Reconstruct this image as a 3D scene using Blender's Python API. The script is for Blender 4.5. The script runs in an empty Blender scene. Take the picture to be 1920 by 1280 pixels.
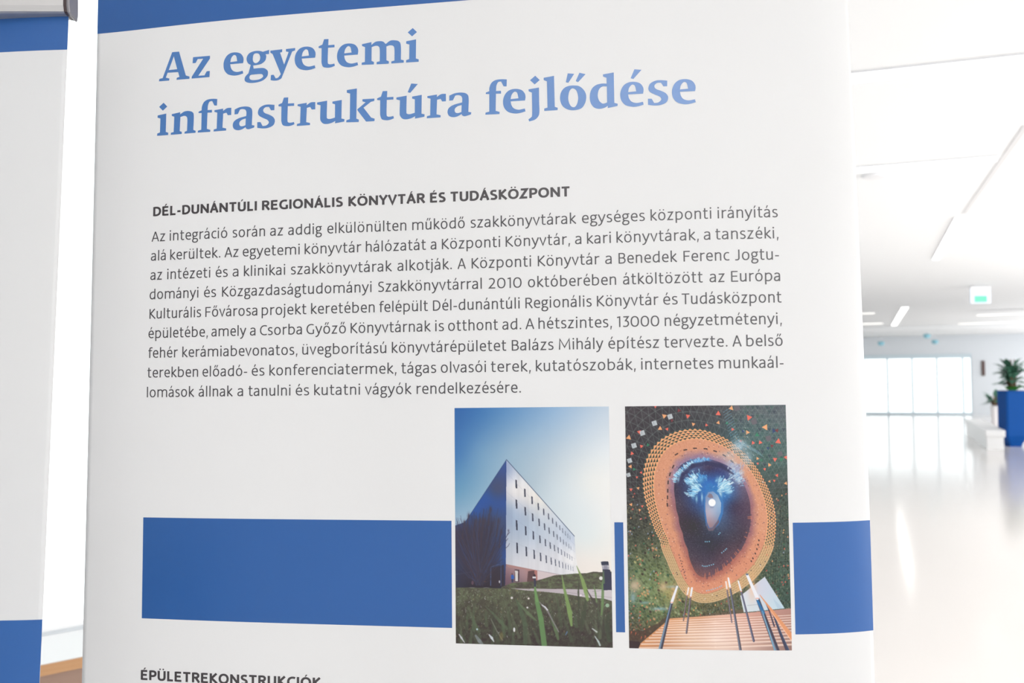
import bpy, math, random
import numpy as np
from mathutils import Vector, Matrix
from mathutils.geometry import tessellate_polygon

# ------------------------------------------------------------------ camera, world, lights, exposure
SC = bpy.context.scene
COL = SC.collection
FPX = 1867.0                                   # 35 mm lens on a 36 mm wide frame of 1920 px
CAM = Vector((0.0, 0.0, 1.62))
YAW, PITCH, ROLL = math.radians(19.6), math.radians(2.0), math.radians(0.6)
fwd = Vector((-math.sin(YAW) * math.cos(PITCH), math.cos(YAW) * math.cos(PITCH), math.sin(PITCH)))
r0 = Vector((math.cos(YAW), math.sin(YAW), 0.0))
u0 = r0.cross(fwd)
RIGHT = (r0 * math.cos(ROLL) - u0 * math.sin(ROLL)).normalized()
UP = RIGHT.cross(fwd).normalized()
cd = bpy.data.cameras.new('camera')
cam = bpy.data.objects.new('camera', cd)
COL.objects.link(cam)
cd.sensor_width = 36.0
cd.lens = FPX / 1920.0 * 36.0
cd.clip_start = 0.05
cd.clip_end = 300
cam.matrix_world = Matrix(((RIGHT.x, UP.x, -fwd.x, CAM.x), (RIGHT.y, UP.y, -fwd.y, CAM.y), (RIGHT.z, UP.z, -fwd.z, CAM.z), (0, 0, 0, 1)))
cd.dof.use_dof = True
cd.dof.focus_distance = 1.065
cd.dof.aperture_fstop = 9.5
SC.camera = cam

wd = bpy.data.worlds.new('overcast_daylight')
wd.use_nodes = True
wd.node_tree.nodes['Background'].inputs[0].default_value = (0.965, 0.98, 1.0, 1)
wd.node_tree.nodes['Background'].inputs[1].default_value = 2.1
SC.world = wd
SC.view_settings.view_transform = 'Standard'
SC.view_settings.look = 'None'
SC.view_settings.exposure = 0.0
SC.view_settings.gamma = 1.0
SC.view_settings.use_curve_mapping = False


def area(name, loc, sx, sy, power, direction, color=(1, 1, 1)):
    l = bpy.data.lights.new(name, 'AREA')
    l.shape = 'RECTANGLE'
    l.size, l.size_y, l.energy, l.color = sx, sy, power, color
    o = bpy.data.objects.new(name, l)
    COL.objects.link(o)
    o.location = loc
    o.rotation_euler = Vector(direction).to_track_quat('-Z', 'Y').to_euler()
    return o


# unseen lamps added on the right to brighten the hall and its far wall
area('side_fill', (8.9, 8.5, 1.6), 15, 2.8, 900, (-1, 0, -0.05), (1.0, 0.985, 0.96))
area('far_side_fill', (8.3, 30.5, 1.6), 15, 2.6, 190, (-1, 0, 0.0), (1.0, 0.99, 0.98))


# ------------------------------------------------------------------ helpers
def cam2w(X, Y, Z):
    return CAM + RIGHT * X - UP * Y + fwd * Z


def ray(px, py):
    return (RIGHT * ((px - 960) / FPX) - UP * ((py - 640) / FPX) + fwd)


def on_z(px, py, z):
    d = ray(px, py)
    return CAM + d * ((z - CAM.z) / d.z)


def on_y(px, py, y):
    d = ray(px, py)
    return CAM + d * ((y - CAM.y) / d.y)


def mat(name, col, rough=0.5, spec=0.5, metal=0.0, emis=None, estr=0.0, noise=None, bump=None):
    m = bpy.data.materials.new(name)
    m.use_nodes = True
    nt = m.node_tree
    b = nt.nodes['Principled BSDF']
    b.inputs['Base Color'].default_value = (*col, 1)
    b.inputs['Roughness'].default_value = rough
    b.inputs['Specular IOR Level'].default_value = spec
    b.inputs['Metallic'].default_value = metal
    if emis:
        b.inputs['Emission Color'].default_value = (*emis, 1)
        b.inputs['Emission Strength'].default_value = estr
    if noise:
        scale, col2, stretch = noise
        tc = nt.nodes.new('ShaderNodeTexCoord')
        mp = nt.nodes.new('ShaderNodeMapping')
        mp.inputs['Scale'].default_value = stretch
        n = nt.nodes.new('ShaderNodeTexNoise')
        n.inputs['Scale'].default_value = scale
        n.inputs['Detail'].default_value = 4
        mx = nt.nodes.new('ShaderNodeMix')
        mx.data_type = 'RGBA'
        mx.inputs[6].default_value = (*col, 1)
        mx.inputs[7].default_value = (*col2, 1)
        nt.links.new(tc.outputs['Object'], mp.inputs['Vector'])
        nt.links.new(mp.outputs[0], n.inputs['Vector'])
        nt.links.new(n.outputs['Fac'], mx.inputs[0])
        nt.links.new(mx.outputs[2], b.inputs['Base Color'])
        if bump:
            bp = nt.nodes.new('ShaderNodeBump')
            bp.inputs['Strength'].default_value = bump
            bp.inputs['Distance'].default_value = 0.002
            nt.links.new(n.outputs['Fac'], bp.inputs['Height'])
            nt.links.new(bp.outputs[0], b.inputs['Normal'])
    return m


def lin(c):
    c = np.asarray(c, float) / 255.0
    return np.where(c <= 0.04045, c / 12.92, ((c + 0.055) / 1.055) ** 2.4)


def L3(r, g, b):
    return tuple(float(q) for q in lin((r, g, b)))


def obj(name, verts, faces, m, parent=None, smooth=False, loc=None):
    me = bpy.data.meshes.new(name)
    me.from_pydata([tuple(v) for v in verts], [], faces)
    me.materials.append(m)
    if smooth:
        me.polygons.foreach_set('use_smooth', [True] * len(me.polygons))
    me.update()
    o = bpy.data.objects.new(name, me)
    COL.objects.link(o)
    if parent:
        o.parent = parent
    if loc:
        o.location = loc
    return o


def tag(o, label=None, cat=None, group=None, kind=None):
    if label:
        o['label'] = label
    if cat:
        o['category'] = cat
    if group:
        o['group'] = group
    if kind:
        o['kind'] = kind
    return o


def empty(name, loc):
    o = bpy.data.objects.new(name, None)
    o.empty_display_size = 0.1
    COL.objects.link(o)
    o.location = loc
    return o


class MB:
    def __init__(s):
        s.v, s.f = [], []

    def quadbox(s, P):
        """eight corners: 0-3 bottom ring, 4-7 top ring"""
        n = len(s.v)
        s.v += [tuple(p) for p in P]
        for q in ((3, 2, 1, 0), (4, 5, 6, 7), (0, 1, 5, 4), (1, 2, 6, 5), (2, 3, 7, 6), (3, 0, 4, 7)):
            s.f.append(tuple(n + i for i in q))

    def box(s, c, h, ax=None, bev=0.0):
        c = Vector(c)
        A = ax or (Vector((1, 0, 0)), Vector((0, 1, 0)), Vector((0, 0, 1)))
        if bev <= 0:
            P = []
            for sz in (-1, 1):
                for sx, sy in ((-1, -1), (1, -1), (1, 1), (-1, 1)):
                    P.append(c + A[0] * h[0] * sx + A[1] * h[1] * sy + A[2] * h[2] * sz)
            s.quadbox(P)
            return
        ring = [(-h[0] + bev, -h[1]), (h[0] - bev, -h[1]), (h[0], -h[1] + bev), (h[0], h[1] - bev), (h[0] - bev, h[1]), (-h[0] + bev, h[1]), (-h[0], h[1] - bev), (-h[0], -h[1] + bev)]
        s.loft([[c + A[0] * x * k + A[1] * y * k + A[2] * z for x, y in ring] for k, z in ((1 - bev / max(h[0], h[1]), -h[2]), (1, -h[2] + bev), (1, h[2] - bev), (1 - bev / max(h[0], h[1]), h[2]))])

    def loft(s, rings, caps=True):
        n = len(s.v)
        k = len(rings[0])
        for r in rings:
            s.v += [tuple(p) for p in r]
        for i in range(len(rings) - 1):
            for j in range(k):
                a, b = n + i * k + j, n + i * k + (j + 1) % k
                s.f.append((a, b, b + k, a + k))
        if caps:
            s.f.append(tuple(n + j for j in reversed(range(k))))
            s.f.append(tuple(n + (len(rings) - 1) * k + j for j in range(k)))

    def tube(s, pts, rad, seg=10, caps=True):
        pts = [Vector(p) for p in pts]
        rings = []
        for i, p in enumerate(pts):
            d = (pts[min(i + 1, len(pts) - 1)] - pts[max(i - 1, 0)]).normalized()
            a = d.orthogonal().normalized() if i == 0 else (a - d * a.dot(d)).normalized()
            b = d.cross(a)
            r = rad[i] if isinstance(rad, (list, tuple)) else rad
            rings.append([p + (a * math.cos(t) + b * math.sin(t)) * r for t in [2 * math.pi * j / seg for j in range(seg)]])
        s.loft(rings, caps)

    def lathe(s, c, prof, seg=24):
        c = Vector(c)
        s.loft([[c + Vector((r * math.cos(2 * math.pi * j / seg), r * math.sin(2 * math.pi * j / seg), z)) for j in range(seg)] for r, z in prof])

    def build(s, name, m, parent=None, smooth=False, off=None):
        v = s.v if off is None else [tuple(Vector(p) - off) for p in s.v]
        return obj(name, v, s.f, m, parent, smooth)


# ------------------------------------------------------------------ materials
M = {}
PT = .38
M['paper'] = mat('banner_film', (0.70, 0.697, 0.69), 0.42, 0.45, noise=(900, (0.678, 0.675, 0.669), (1, 1, 1)))


def translucent(m, fac, col):
    nt = m.node_tree
    out = [n for n in nt.nodes if n.type == 'OUTPUT_MATERIAL'][0]
    b = nt.nodes['Principled BSDF']
    t = nt.nodes.new('ShaderNodeBsdfTranslucent')
    t.inputs[0].default_value = (*col, 1)
    x = nt.nodes.new('ShaderNodeMixShader')
    x.inputs[0].default_value = fac
    nt.links.new(b.outputs[0], x.inputs[1])
    nt.links.new(t.outputs[0], x.inputs[2])
    nt.links.new(x.outputs[0], out.inputs[0])


translucent(M['paper'], PT, (0.88, 0.88, 0.89))
M['blue'] = mat('banner_blue_ink', L3(33, 84, 148), 0.40, 0.5)
M['headblue'] = mat('headline_blue_ink', L3(56, 109, 171), 0.33, 1.0)
M['black'] = mat('body_black_ink', L3(52, 49, 53), 0.38, 0.8)
M['boldblack'] = mat('subheading_black_ink', L3(44, 37, 40), 0.38, 0.8)
M['sheetback'] = mat('banner_grey_back', (0.6, 0.6, 0.61), 0.6, 0.3)
translucent(M['sheetback'], .6, (0.95, 0.95, 0.96))
M['alu'] = mat('brushed_aluminium', (0.50, 0.49, 0.485), 0.42, 0.5, 0.75, noise=(40, (0.45, 0.44, 0.437), (1, 1, 30)))
M['darkplastic'] = mat('dark_plastic', L3(62, 50, 50), 0.45, 0.4)
M['greyplastic'] = mat('grey_plastic', L3(122, 120, 124), 0.4, 0.4)
M['floor'] = mat('polished_pale_stone', (0.82, 0.775, 0.745), 0.12, 0.55, noise=(0.35, (0.87, 0.83, 0.80), (1, 1, 1)))
M['ceiling'] = mat('white_ceiling_paint', (0.88, 0.895, 0.905), 0.8, 0.2)
M['wall'] = mat('white_wall_paint', (0.80, 0.835, 0.87), 0.7, 0.2)
M['frame'] = mat('pale_aluminium_frame', (0.70, 0.80, 0.85), 0.4, 0.4)
M['sill'] = mat('white_laminate', (0.86, 0.86, 0.86), 0.35, 0.4)
M['oak'] = mat('oak_edging', L3(190, 148, 108), 0.5, 0.3, noise=(6, L3(172, 128, 88), (1, 1, 22)), bump=0.15)
M['taupe'] = mat('taupe_panel', L3(158, 132, 116), 0.6, 0.3, noise=(3, L3(140, 114, 102), (1, 1, 1)))
M['lamp'] = mat('lamp_diffuser', (1, 1, 1), 0.5, 0.2, emis=(1.0, 0.99, 0.96), estr=3.0)
M['warmlamp'] = mat('warm_lamp_diffuser', (1, 1, 1), 0.5, 0.2, emis=(1.0, 0.97, 0.88), estr=1.1)
M['panel'] = mat('sheen_panel_diffuser', (1, 1, 1), 0.5, 0.2, emis=(1.0, 0.99, 0.97), estr=3.5)  # glow of the unseen panel added for the banner's sheen
M['lamphousing'] = mat('white_lamp_housing', (0.82, 0.83, 0.85), 0.5, 0.3)
M['planterblue'] = mat('blue_lacquer', L3(2, 78, 156), 0.6, 0.2)
M['soil'] = mat('dark_soil', (0.05, 0.035, 0.025), 0.9, 0.1)
M['leaf'] = mat('green_leaf', L3(86, 134, 108), 0.5, 0.3, noise=(6, L3(60, 108, 92), (1, 1, 1)))
M['leafbright'] = mat('bright_green_leaf', L3(88, 176, 84), 0.5, 0.3)
M['bark'] = mat('brown_bark', L3(120, 92, 74), 0.8, 0.2)
M['whitepot'] = mat('white_ceramic', (0.86, 0.83, 0.84), 0.4, 0.4)
M['darkwood'] = mat('dark_brown_wood', L3(104, 84, 80), 0.6, 0.3)
M['signwhite'] = mat('sign_white_panel', (0.75, 0.83, 0.92), 0.4, 0.3, emis=(0.82, 0.9, 1.0), estr=0.12)
M['signgreen'] = mat('sign_green_panel', (0.12, 0.55, 0.36), 0.4, 0.3, emis=(0.15, 0.70, 0.45), estr=0.35)
g = bpy.data.materials.new('clear_glass')
g.use_nodes = True
nt = g.node_tree
nt.nodes.clear()
out = nt.nodes.new('ShaderNodeOutputMaterial')
mx = nt.nodes.new('ShaderNodeMixShader')
tr = nt.nodes.new('ShaderNodeBsdfTransparent')
tr.inputs[0].default_value = (0.96, 0.985, 0.98, 1)
gl = nt.nodes.new('ShaderNodeBsdfGlossy')
gl.inputs['Roughness'].default_value = 0.02
fr = nt.nodes.new('ShaderNodeFresnel')
fr.inputs[0].default_value = 1.45
nt.links.new(fr.outputs[0], mx.inputs[0])
nt.links.new(tr.outputs[0], mx.inputs[1])
nt.links.new(gl.outputs[0], mx.inputs[2])
nt.links.new(mx.outputs[0], out.inputs[0])
M['glass'] = g
pm = bpy.data.materials.new('printed_picture_ink')
pm.use_nodes = True
nt = pm.node_tree
b = nt.nodes['Principled BSDF']
b.inputs['Roughness'].default_value = 0.42
b.inputs['Specular IOR Level'].default_value = 0.45
at = nt.nodes.new('ShaderNodeVertexColor')
at.layer_name = 'print'
nt.links.new(at.outputs[0], b.inputs['Base Color'])
M['picture'] = pm

# ------------------------------------------------------------------ the setting
YB = on_z(1670, 777, 0).y                        # far wall
HC = 3.12                                        # ceiling height
XR = 8.5


def slab(name, x0, x1, y0, y1, z0, z1, m, parent=None, kind='structure'):
    mb = MB()
    mb.box(((x0 + x1) / 2, (y0 + y1) / 2, (z0 + z1) / 2), ((x1 - x0) / 2, (y1 - y0) / 2, (z1 - z0) / 2))
    o = mb.build(name, m, parent)
    if kind:
        o['kind'] = kind
    return o


ZS = 0.75                                        # height of the window shelf
DS = 0.36
A = on_z(78, 1247, ZS)
B = on_z(153, 1232, ZS)
dS = (B - A).normalized()                        # along the shelf, away from the viewer
nS = Vector((-dS.y, dS.x, 0))                    # towards the window
if nS.dot(fwd) < 0:
    nS = -nS
A0 = A - dS * 2.6
B0 = B + dS * 1.6
LS = (B0 - A0).length
zz = Vector((0, 0, 1))
W0 = A0 + nS * (DS + .01)
W1 = B0 + nS * (DS + .01)
WB = W0 - dS * ((W0.y + 5) / dS.y)               # where the window wall meets the wall behind the viewer
ROOM = [(WB.x, -5), (XR, -5), (XR, YB + .3), (-4.8, YB + .3), (-4.8, 6.2), (W1.x, W1.y)]


def prism(name, pts, z0, z1, m):
    mb = MB()
    mb.loft([[Vector((x, y, z)) for x, y in pts] for z in (z0, z1)])
    o = mb.build(name, m)
    o['kind'] = 'structure'
    return o


def wall(name, p, q, z0, z1, m, t=.12, side=1):
    p, q = Vector((p[0], p[1])), Vector((q[0], q[1]))
    d = (q - p).normalized()
    n = Vector((-d.y, d.x)) * t * side
    return prism(name, [p, q, q + n, p + n] if side > 0 else [q, p, p + n, q + n], z0, z1, m)


prism('floor', ROOM, -.12, 0, M['floor'])
prism('ceiling', ROOM, HC, HC + .2, M['ceiling'])
wall('wall_left', (WB.x, -5), (W0.x, W0.y), 0, HC, M['wall'], .12, 1)
wall('wall_left_return', (W1.x, W1.y), (-4.8, 6.2), 0, HC, M['wall'], .12, 1)
wall('wall_left_hall', (-4.8, 6.2), (-4.8, YB), 0, HC, M['wall'], .12, 1)
wall('wall_behind', (WB.x, -5), (0.5, -5), 0, HC, M['wall'], .12, -1)
wall('wall_behind_right', (7.9, -5), (XR, -5), 0, HC, M['wall'], .12, -1)
wall('wall_behind_sill', (0.5, -5), (7.9, -5), 0, .9, M['wall'], .12, -1)
wall('wall_right_sill', (XR, -5), (XR, 1.5), 0, 1.0, M['wall'], .12, -1)
# far wall with its bank of glazed doors
xd = on_y(1806, 720, YB).x                       # right jamb of the last door
xw = [on_y(p, 720, YB).x for p in (1664.5, 1711.0, 1757.5)]
DW = (xw[2] - xw[0]) / 2
edges = [xw[0] - DW * k for k in range(6, 0, -1)] + xw + [xd, on_y(1823, 720, YB).x]
xd = edges[-1]
zt = on_y(1700, 664.5, YB).z
slab('wall_back', -4.8, XR, YB, YB + 0.25, zt, HC, M['wall'])
slab('wall_right_of_doors', xd, XR, YB, YB + 0.25, 0, zt, M['wall'])['kind'] = 'structure'
slab('wall_left_of_doors', -4.8, edges[0], YB, YB + 0.25, 0, zt, M['wall'])
slab('trim_1', edges[0], xd, YB - 0.04, YB + 0.02, zt - 0.06, zt, M['frame'])
for i in range(len(edges) - 1):
    a, b_ = edges[i], edges[i + 1]
    mb = MB()
    fw = 0.04
    for x0, x1, z0, z1 in ((a, a + fw, 0, zt - .06), (b_ - fw, b_, 0, zt - .06), (a + fw, b_ - fw, 0, .09), (a + fw, b_ - fw, zt - .16, zt - .06)):
        mb.box(((x0 + x1) / 2, YB + .06, (z0 + z1) / 2), ((x1 - x0) / 2, .03, (z1 - z0) / 2))
    e = mb.build('door_%d' % (i + 1), M['frame'])
    e['kind'] = 'structure'
    p = MB()
    p.box(((a + b_) / 2, YB + .06, zt / 2 - .03), ((b_ - a) / 2 - fw, .005, zt / 2 - .11))
    p.build('glass_pane', M['glass'], e)
    h = MB()
    hx = b_ - .13
    h.tube([(hx, YB - .01, .85), (hx, YB - .01, 1.25)], .014, 8)
    h.tube([(hx, YB + .03, .9), (hx, YB - .01, .9)], .008, 6)
    h.tube([(hx, YB + .03, 1.2), (hx, YB - .01, 1.2)], .008, 6)
    h.build('door_handle', M['frame'], e)
# dropped ceiling beam in front of the doors, and a groove line running down the hall
yb1 = 19.5
#slab('trim_2', on_y(1800, 570, yb1).x, XR, yb1, yb1 + 2.2, HC - .10, HC - .001, M['lamphousing'])
slab('trim_3', -4.8, XR, YB - 6.0, YB - 0.3, HC - .14, HC - .001, M['ceiling'])

# window shelf by the window wall, seen in the gap between the banners
root = empty('window_shelf', ((A0 + B0) / 2 + nS * .2) * 1)
root.location.z = 0
tag(root, 'long white window shelf with an oak front edge, in the gap between the two banners', 'shelf')
off = root.location.copy()
c = (A0 + B0) / 2
mb = MB()
mb.box(c + nS * (DS / 2 + .004) + zz * -.016, (LS / 2, DS / 2, .015), (dS, nS, zz))
mb.build('shelf_top', M['sill'], root, off=off)
mb = MB()
mb.box(c + nS * .002 + zz * -.0165, (LS / 2, .0035, .0165), (dS, nS, zz))
tag(mb.build('oak_edge', M['oak'], root, off=off), 'oak front edge')
mb = MB()
n = 5
for k in range(n):
    w = LS / n
    cc = A0 + dS * (w * (k + .5)) + nS * .035
    mb = MB()
    mb.box(Vector((cc.x, cc.y, (ZS - .033) / 2)), (w / 2 - .002, .012, (ZS - .034) / 2), (dS, nS, zz))
    mb.build('front_panel', M['taupe'], root, off=off)
# window wall behind the shelf
mb = MB()
cw = (W0 + W1) / 2
mb.box(Vector((cw.x, cw.y, ZS / 2)) + nS * .08, (LS / 2, .075, ZS / 2), (dS, nS, zz))
mb.build('wall_under_window', M['wall'])['kind'] = 'structure'
mb = MB()
fwd_h = HC - ZS
for t in (0, .36, .70, 1.0):
    q = W0.lerp(W1, t)
    mb.box(Vector((q.x, q.y, ZS + fwd_h / 2)) + nS * .08, (.03, .03, fwd_h / 2), (dS, nS, zz))
mb.box(Vector((cw.x, cw.y, HC - .04)) + nS * .08, (LS / 2, .03, .035), (dS, nS, zz))
mb.box(Vector((cw.x, cw.y, ZS + .006)) + nS * .08, (LS / 2, .03, .006), (dS, nS, zz))
wf = mb.build('window_1', M['sill'])
wf['kind'] = 'structure'
for t0, t1 in ((0, .36), (.36, .70), (.70, 1.0)):
    q = W0.lerp(W1, (t0 + t1) / 2)
    mb = MB()
    mb.box(Vector((q.x, q.y, ZS + fwd_h / 2 - .02)) + nS * .08, (LS * (t1 - t0) / 2 - .03, .004, fwd_h / 2 - .06), (dS, nS, zz))
    mb.build('glass_pane', M['glass'], wf)
GLYPHS={'A':[('o',[(0,3,0),(5,31,0),(47,37,0),(163,327,0),(251,325,0),(341,41,0),(388,24,0),(386,-1,0),(224,1,0),(227,24,0),(261,32,0),(243,89,0),(110,93,0),(88,38,0),(134,24,0),(130,1,0)]),('h',[(185,276,0),(231,123,0),(124,123,0)])],'z':[('o',[(14,244,0),(224,242,0),(224,210,0),(83,24,0),(159,22,0),(186,67,0),(225,68,0),(221,-2,0),(0,-1,0),(2,22,0),(141,216,0),(72,217,0),(48,175,0),(9,174,0)])],'e':[('o',[(240,7,0),(183,-7,1),(123,-9,1),(54,12,1),(12,61,1),(0,120,1),(10,177,1),(41,225,1),(88,251,1),(149,254,1),(204,236,1),(234,199,1),(242,163,1),(236,124,0),(82,124,0),(90,84,1),(115,47,1),(166,29,1),(233,38,0)]),('h',[(82,148,0),(92,190,1),(114,219,1),(134,225,1),(154,208,1),(166,152,0)])],'g':[('o',[(289,251,0),(287,204,0),(247,205,0),(255,178,1),(241,132,1),(190,97,1),(100,87,0),(106,52,0),(181,53,1),(232,47,1),(270,19,1),(277,-17,1),(262,-56,1),(210,-93,1),(126,-109,1),(51,-105,1),(8,-85,1),(0,-55,1),(12,-27,1),(45,4,0),(72,96,0),(39,118,1),(21,160,1),(28,200,1),(56,233,1),(113,250,1),(169,249,1),(215,235,0)]),('h',[(137,224,1),(168,213,1),(184,178,1),(175,139,1),(143,114,1),(114,118,1),(97,145,1),(97,185,1),(109,216,1)]),('h',[(83,-15,0),(191,-15,1),(217,-31,1),(215,-53,1),(173,-75,1),(107,-79,1),(69,-69,1),(57,-46,1),(64,-24,1)])],'y':[('o',[(0,241,0),(140,246,0),(138,215,0),(114,210,0),(163,71,0),(215,210,0),(184,217,0),(182,245,0),(291,249,0),(290,222,0),(256,212,0),(145,-52,1),(130,-83,1),(93,-100,1),(47,-102,1),(6,-94,0),(9,-36,0),(41,-35,0),(65,-77,0),(93,-70,1),(125,-34,0),(26,201,0),(0,218,0)])],'t':[('o',[(63,323,0),(114,322,0),(111,253,0),(183,253,0),(183,224,0),(109,224,0),(106,70,1),(118,41,1),(150,37,1),(182,43,0),(188,17,0),(145,3,1),(100,1,1),(54,14,1),(36,55,1),(34,104,1),(35,225,0),(1,229,0),(0,247,0),(43,264,0)])],'m':[('o',[(4,236,0),(111,252,0),(111,220,0),(155,251,1),(205,256,1),(244,247,1),(272,219,0),(323,252,1),(372,253,1),(421,237,1),(442,187,1),(442,34,0),(474,25,0),(474,-1,0),(335,-1,0),(335,22,0),(370,29,0),(370,153,1),(357,191,1),(318,201,1),(280,191,0),(280,38,0),(308,25,0),(306,-1,0),(170,1,0),(170,27,0),(205,32,0),(205,160,1),(193,197,1),(160,207,1),(114,196,0),(112,43,0),(140,29,0),(138,2,0),(0,6,0),(2,31,0),(37,36,0),(39,201,0),(5,216,0)])],'i':[('o',[(3,233,0),(113,246,0),(110,35,0),(142,23,0),(141,-3,0),(0,-2,0),(2,25,0),(36,34,0),(39,195,0),(2,207,0)]),('o',[(76,374,0),(123,326,0),(69,282,0),(20,330,0)])],'n':[('o',[(9,233,0),(115,247,0),(114,222,0),(165,250,1),(219,253,1),(269,235,1),(286,190,1),(282,32,0),(312,19,0),(310,-3,0),(172,-3,0),(175,19,0),(203,26,0),(206,151,1),(196,188,1),(166,201,1),(118,191,0),(112,31,0),(139,20,0),(138,-4,0),(0,-3,0),(2,20,0),(36,25,0),(41,200,0),(9,214,0)])],'f':[('o',[(235,363,0),(232,288,0),(200,291,0),(173,345,0),(141,339,1),(122,299,1),(118,245,0),(171,244,0),(172,214,0),(117,216,0),(112,32,0),(155,17,0),(153,-5,0),(0,-3,0),(3,19,0),(43,27,0),(45,217,0),(6,220,0),(9,236,0),(45,248,0),(47,287,1),(68,335,1),(111,363,1),(174,369,1)])],'r':[('o',[(8,237,0),(114,248,0),(112,221,0),(160,249,1),(212,250,0),(212,169,0),(171,169,0),(154,199,0),(115,191,0),(108,32,0),(153,20,0),(152,-3,0),(0,-4,0),(3,19,0),(38,25,0),(43,207,0),(7,219,0)])],'a':[('o',[(21,228,0),(85,250,1),(161,252,1),(213,233,1),(232,185,1),(227,38,0),(260,31,0),(255,9,0),(192,-6,1),(163,2,1),(154,20,0),(107,-4,1),(60,-9,1),(17,7,1),(0,48,1),(14,92,1),(67,124,1),(160,145,0),(161,190,1),(147,217,1),(114,227,1),(85,223,0),(60,174,0),(19,172,0)]),('h',[(155,117,0),(115,108,1),(85,87,1),(78,61,1),(89,38,1),(116,32,1),(152,41,0)])],'s':[('o',[(201,248,0),(199,189,0),(161,190,0),(136,230,0),(94,228,1),(68,199,1),(85,166,1),(141,141,1),(188,111,1),(207,70,1),(189,22,1),(133,-4,1),(68,-8,1),(0,3,0),(0,67,0),(38,66,0),(63,19,0),(105,23,1),(136,52,1),(119,84,1),(67,110,1),(20,139,1),(6,176,1),(24,224,1),(75,252,1),(131,257,1)])],'u':[('o',[(0,244,0),(115,257,0),(111,88,1),(118,59,1),(151,52,1),(204,64,0),(205,211,0),(175,221,0),(175,243,0),(282,255,0),(278,49,0),(313,40,0),(310,14,0),(206,0,0),(208,26,0),(166,7,1),(116,-2,1),(71,5,1),(41,39,1),(36,83,1),(40,210,0),(0,222,0)])],'k':[('o',[(6,361,0),(120,371,0),(114,38,0),(143,25,0),(141,-1,0),(0,4,0),(2,27,0),(40,36,0),(44,320,0),(6,332,0)]),('o',[(183,248,0),(318,247,0),(316,221,0),(279,214,0),(195,154,0),(281,40,0),(321,25,0),(318,-1,0),(224,-1,0),(133,121,1),(126,141,0),(219,212,0),(183,224,0)])],'j':[('o',[(4,241,0),(116,254,0),(116,96,0),(118,-4,1),(106,-53,1),(69,-88,1),(8,-104,0),(0,-80,0),(28,-61,1),(40,-24,1),(40,204,0),(6,220,0)]),('o',[(78,383,0),(125,334,0),(71,290,0),(22,339,0)])],'l':[('o',[(0,355,0),(110,369,0),(114,37,0),(145,25,0),(143,0,0),(2,0,0),(2,25,0),(37,33,0),(34,315,0),(0,331,0)])],'o':[('o',[(156,252,1),(208,238,1),(255,190,1),(274,131,1),(262,61,1),(222,6,1),(152,-11,1),(82,-1,1),(26,39,1),(0,103,1),(5,174,1),(37,226,1),(90,251,1)]),('h',[(138,222,1),(172,195,1),(189,127,1),(181,66,1),(161,30,1),(135,21,1),(105,44,1),(85,107,1),(93,178,1),(113,214,1)])],'d':[('o',[(141,352,0),(253,366,0),(254,43,0),(289,31,0),(287,8,0),(184,-8,0),(187,15,0),(146,-5,1),(93,-11,1),(42,7,1),(8,58,1),(0,129,1),(18,199,1),(63,241,1),(124,255,1),(177,252,0),(177,314,0),(142,329,0)]),('h',[(179,222,0),(132,223,1),(97,194,1),(83,133,1),(95,79,1),(125,46,1),(151,42,1),(179,52,0)])],'"':[('o',[(21,386,0),(89,377,0),(26,285,0),(0,293,0)]),('o',[(144,385,0),(208,366,0),(128,285,0),(104,298,0)])],"'":[('o',[(40,387,0),(113,377,0),(28,285,0),(0,294,0)])]}
HEAD=[('A','H1',812),('z','H1',1226),('g','H1',1874),('y','H1',2177),('t','H1',2739),('m','H1',3231),('i','H1',3730),('e','H1',1617),('e','H1',2463),('e','H1',2951),('n','H2',975),('f','H2',1312),('r','H2',1506),('a','H2',1738),('s','H2',2030),('u','H2',2725),('k','H2',3058),('j','H2',5060),('l','H2',5227),('d','H2',5710),('e','H2',6026),('o','H2',5399),('"','H2',5461),("'",'H2',6137),('i','H2',801),('t','H2',2277),('r','H2',2492),('t','H2',3406),('u','H2',3622),('r','H2',3958),('a','H2',4187),('f','H2',4598),('e','H2',4790),('s','H2',6311),('e','H2',6557),("'",'H2',3748)]
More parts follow.
